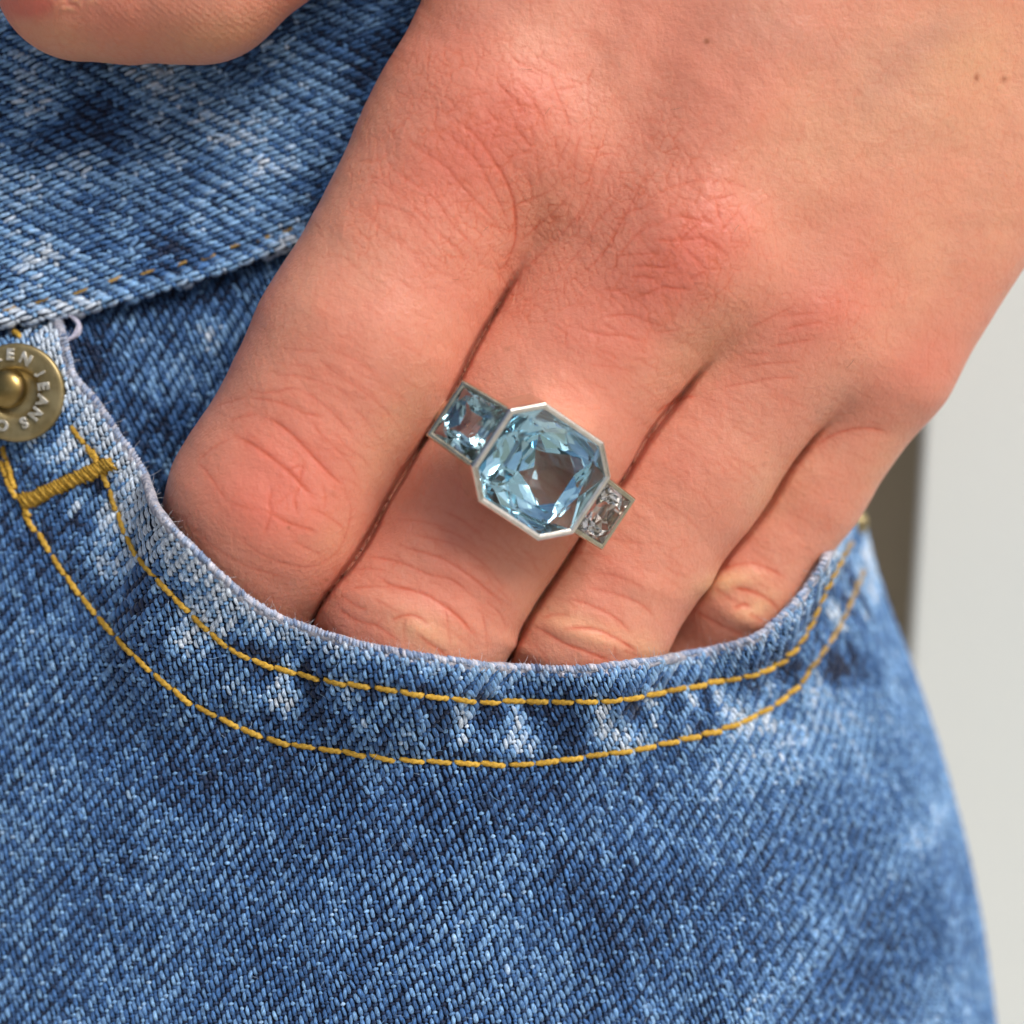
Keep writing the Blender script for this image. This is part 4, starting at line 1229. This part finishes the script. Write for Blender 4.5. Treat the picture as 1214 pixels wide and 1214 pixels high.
def make_rivet():
    cx, cy = 20.0, 465.5
    zz = max(gsamp(ZMAP, a, b) for a in (-30, 15, 60) for b in (420, 465, 510))
    c = unproj(np.array([cx, cy, zz + 4]))
    Z = np.array([-.10, .05, 1.0]); Z /= np.linalg.norm(Z)
    X = np.array([1.0, 0, 0]); X -= Z * (X @ Z); X /= np.linalg.norm(X); Y = np.cross(Z, X)
    prof = [(58, -6), (60.5, -4), (61.5, 0), (61, 3.5), (58, 5.2), (54, 5.6), (46, 5.8), (38, 5.4), (33, 4.2), (29.5, 1.2), (27, -1.5), (22, -2), (2, -2)]
    v, f = lathe(prof, c, X, Y, Z)
    rv = mesh_obj('rivet', v, f, M_BRASS, jeans)
    rv['label'] = 'round aged brass rivet with raised lettering'
    st = [(21, -4), (24, -2), (25, 3), (24, 9), (20.5, 14), (15, 17.2), (8, 19), (1, 19.5)]
    v, f = lathe(st, c + X * -11 - np.array([0, 1.0, 0]) * 5, X, Y, Z, 40)
    mesh_obj('stud', v, f, M_STUD, rv)
    up = np.array([0, -1.0, 0]); up -= Z * (up @ Z); up /= np.linalg.norm(up)
    rt = X
    tcen = c + X * -8 + up * 3
    for ch, ang in [('U', -47), ('R', -21), ('E', 4), ('N', 30), ('J', 62), ('E', 84), ('A', 107), ('N', 131), ('S', 155), ('C', 190), ('O', 214)]:
        cu = bpy.data.curves.new('letter', 'FONT'); cu.body = ch; cu.size = 1.0; cu.extrude = 0.10; cu.bevel_depth = 0.035; cu.bevel_resolution = 2
        cu.align_x = 'CENTER'; cu.align_y = 'CENTER'; cu.offset = 0.03
        tmp = bpy.data.objects.new('tmp', cu)
        me = bpy.data.meshes.new_from_object(tmp)
        bpy.data.objects.remove(tmp); bpy.data.curves.remove(cu)
        nv = len(me.vertices); co = np.empty(nv * 3, np.float32); me.vertices.foreach_get('co', co); co = co.reshape(-1, 3)
        co[:, :2] -= (co[:, :2].max(0) + co[:, :2].min(0)) / 2
        h = co[:, 1].max() - co[:, 1].min(); co = co * (15.0 / h)
        a = math.radians(ang)
        du = up * math.cos(a) + rt * math.sin(a); dr = rt * math.cos(a) - up * math.sin(a)
        P = tcen + du * 44.5 + co[:, :1] * dr * 1.0 + co[:, 1:2] * du + (co[:, 2:3] * 1.5 + 5.4) * Z
        me.vertices.foreach_set('co', world_pts(P).astype(np.float32).ravel()); me.update()
        me.materials.append(M_LETTER)
        o = bpy.data.objects.new('letter', me); COL.objects.link(o); o.parent = rv
make_rivet()

# far rivet edge at the side seam
def make_side_rivet():
    c = unproj(np.array([1019.0, 618, -535]))
    Z = np.array([.8, -.1, .55]); Z /= np.linalg.norm(Z)
    X = np.cross(np.array([0, 1.0, 0]), Z); X /= np.linalg.norm(X); Y = np.cross(Z, X)
    v, f = lathe([(18, -5), (20, 0), (18, 4), (10, 5), (9, 9), (5, 12), (1, 12.5)], c, X, Y, Z, 32)
    mesh_obj('rivet', v, f, M_BRASS, jeans)
make_side_rivet()

# ------------------------------------------------------------------ the ring
def make_ring():
    root = empty('ring')
    tag(root, 'silver three stone ring with pale blue gems on the middle finger', 'ring')
    phi, dl = math.radians(18), math.radians(30)
    E1 = np.array([.834, .552, 0]); E2 = np.array([-.552, .834, 0]); EZ = np.array([0, 0, 1.0])
    def fr3(a):      # frame tilted by a about the finger axis
        return math.cos(a) * E1 - math.sin(a) * EZ, E2, math.cos(a) * EZ + math.sin(a) * E1
    C0 = unproj(np.array([642.6, 559.6, 97.0]))
    # frames
    FC = fr3(phi); A1, A2, A3 = FC
    def put(o, F, x, y, z): return o + F[0] * x + F[1] * y + F[2] * z
    def inset(poly, d):
        poly = np.asarray(poly, float); n = len(poly); out = []
        for i in range(n):
            p, a, b = poly[i], poly[i - 1], poly[(i + 1) % n]
            e1 = (p - a) / np.linalg.norm(p - a); e2 = (b - p) / np.linalg.norm(b - p)
            n1 = np.array([-e1[1], e1[0]]); n2 = np.array([-e2[1], e2[0]])
            k = (n1 + n2); k /= max(1e-6, 1 + n1 @ n2)
            out.append(p + k * d)
        return np.array(out)
    def bezel(name, O, F, poly, wall, lip, depth, flare):
        prof = [(-flare, -depth), (-0.2, -2.0), (1.4, 0.6), (lip * .55, 1.0), (lip, 0.0), (lip + .6, -3.5), (lip + 1.5, -depth + 6), (lip + 1.0, -depth)]
        vs = []; n = len(poly)
        for ins, h in prof:
            for p in inset(poly, ins): vs.append(put(O, F, p[0], p[1], h))
        m = len(prof)
        fs = [(i * n + k, i * n + (k + 1) % n, ((i + 1) % m) * n + (k + 1) % n, ((i + 1) % m) * n + k) for i in range(m) for k in range(n)]
        # subdivide each edge for slight hand-made waviness: bevel modifier keeps edges soft
        o = mesh_obj(name, np.array(vs), fs, M_SILVER, root, smooth=False)
        bv = o.modifiers.new('soft', 'BEVEL'); bv.width = 0.9 * SC; bv.segments = 2; bv.limit_method = 'ANGLE'; bv.angle_limit = math.radians(25)
        return o
    def gem(name, O, F, poly, rings, mat, seed):
        """rings: (scale, height, rotate half step?) from table down to culet"""
        r = np.random.default_rng(seed)
        poly = np.asarray(poly, float); n = len(poly)
        midp = (poly + np.roll(poly, -1, 0)) / 2
        vs, loops = [], []
        for (s, h, half, jit) in rings:
            base_p = midp * 1.02 if half else poly
            loop = []
            for p in base_p:
                j = r.normal(0, jit, 2)
                loop.append(len(vs)); vs.append(put(O, F, p[0] * s + j[0], p[1] * s + j[1], h + (r.normal(0, jit * .5) if half is not None and h < 0 else 0)))
            loops.append((loop, half))
        fs = [tuple(loops[0][0])]
        for (a, ha), (b, hb) in zip(loops[:-1], loops[1:]):
            for k in range(n):
                k2 = (k + 1) % n
                if ha == hb: fs.append((a[k], b[k], b[k2], a[k2]))
                elif not ha and hb:      # a on corners, b on mids: mid k lies between corner k and k+1
                    fs.append((a[k], b[k], a[k2])); fs.append((a[k2], b[k], b[k2]))
                else:                    # a on mids, b on corners
                    fs.append((a[k], b[k2], a[k2])); fs.append((a[k], b[k], b[k2]))
        fs.append(tuple(loops[-1][0])[::-1])
        me_v = np.array(vs)
        o = mesh_obj(name, me_v, fs, mat, root, smooth=False)
        import bmesh
        bm = bmesh.new(); bm.from_mesh(o.data); bmesh.ops.triangulate(bm, faces=[f for f in bm.faces if len(f.verts) == 4]); bmesh.ops.recalc_face_normals(bm, faces=bm.faces); bm.to_mesh(o.data); bm.free()
        return o
    hx, hy, cx, cy = 74.0, 39.5, 43.0, 68.5
    octo = np.array([(-hx, -hy), (-cx, -cy), (cx, -cy), (hx, -hy), (hx, hy), (cx, cy), (-cx, cy), (-hx, hy)])
    bezel('center_bezel', C0, FC, octo, 6, 8.0, 66, 1.5)
    g = inset(octo, 7.2)
    dbl = lambda P: np.array([q for i in range(len(P)) for q in (P[i], (P[i] + P[(i + 1) % len(P)]) / 2)])
    gem('center_gem', C0, FC, g, [(.64, 10, False, 0), (.86, 6.5, True, .5), (1.0, 0, False, 0), (1.0, -2.5, False, 0), (.80, -17, True, 1.5), (.55, -35, False, 2.0), (.32, -48, True, 2.0), (.03, -57, False, .2)], M_GEM, 5)
    # side settings hang from the centre's ends
    for side, name in ((-1, 'left'), (1, 'right')):
        F = fr3(phi + side * dl)
        hinge = put(C0, FC, side * (hx - 6.5), 0, -4.0)
        L, hw0, hw1 = 70.0, 41.0, 38.0
        if side > 0: hw0, hw1 = 38.5, 36.5
        O = hinge + F[0] * side * (L / 2 + 1) 
        sq = np.array([(-L / 2, -hw0), (L / 2, -hw1), (L / 2, hw1), (-L / 2, hw0)]) if side > 0 else np.array([(-L / 2, -hw1), (L / 2, -hw0), (L / 2, hw0), (-L / 2, hw1)])
        bezel('side_bezel', O, F, sq, 5, 7.0, 36, 1.0).data.materials[0] = M_SILVER_REFL
        gs = inset(sq, 6.2)
        gem('side_gem', O, F, dbl(gs), [(.64, 6.0, False, 0), (.84, 3.8, True, .4), (1.0, -.5, False, 0), (1.0, -2, False, 0), (.82, -10, True, .8), (.62, -19, False, 1.2), (.42, -27, True, 1.0), (.10, -32, False, .4)], M_GEM2 if side < 0 else M_GEM3, 8 + side)
    # shank round the finger, open above under the stones
    ax = FING[1][1]; a, b = ax[0], ax[2]
    d = (b - a) / np.linalg.norm(b - a)
    P = C0 - FC[2] * 40
    t = (P - a) @ d; O = a + d * t
    X = np.cross(d, EZ); X /= np.linalg.norm(X); Y = np.cross(X, d) * 1.0
    if Y[2] < 0: Y = -Y
    R0 = (ax[1] + (ax[3] - ax[1]) * t / np.linalg.norm(b - a)) + 3.5
    vs, fs = [], []; n = 72; prof = [(-13, 0), (-11, 4.5), (-5, 6.5), (5, 6.5), (11, 4.5), (13, 0), (10, -2), (-10, -2)]
    for k in range(n):
        th = math.radians(140) + math.radians(264) * k / (n - 1)      # gap under the stones
        rd = math.cos(th) * X + math.sin(th) * Y
        wf = 1 + .35 * max(0, math.sin(th))
        for w, h in prof: vs.append(O + rd * (R0 + h) + d * w * wf)
    m = len(prof)
    fs = [(k * m + i, k * m + (i + 1) % m, (k + 1) * m + (i + 1) % m, (k + 1) * m + i) for k in range(n - 1) for i in range(m)]
    fs += [tuple(range(m))[::-1], tuple(range((n - 1) * m, n * m))]
    mesh_obj('shank', np.array(vs), fs, M_SILVER, root)
make_ring()
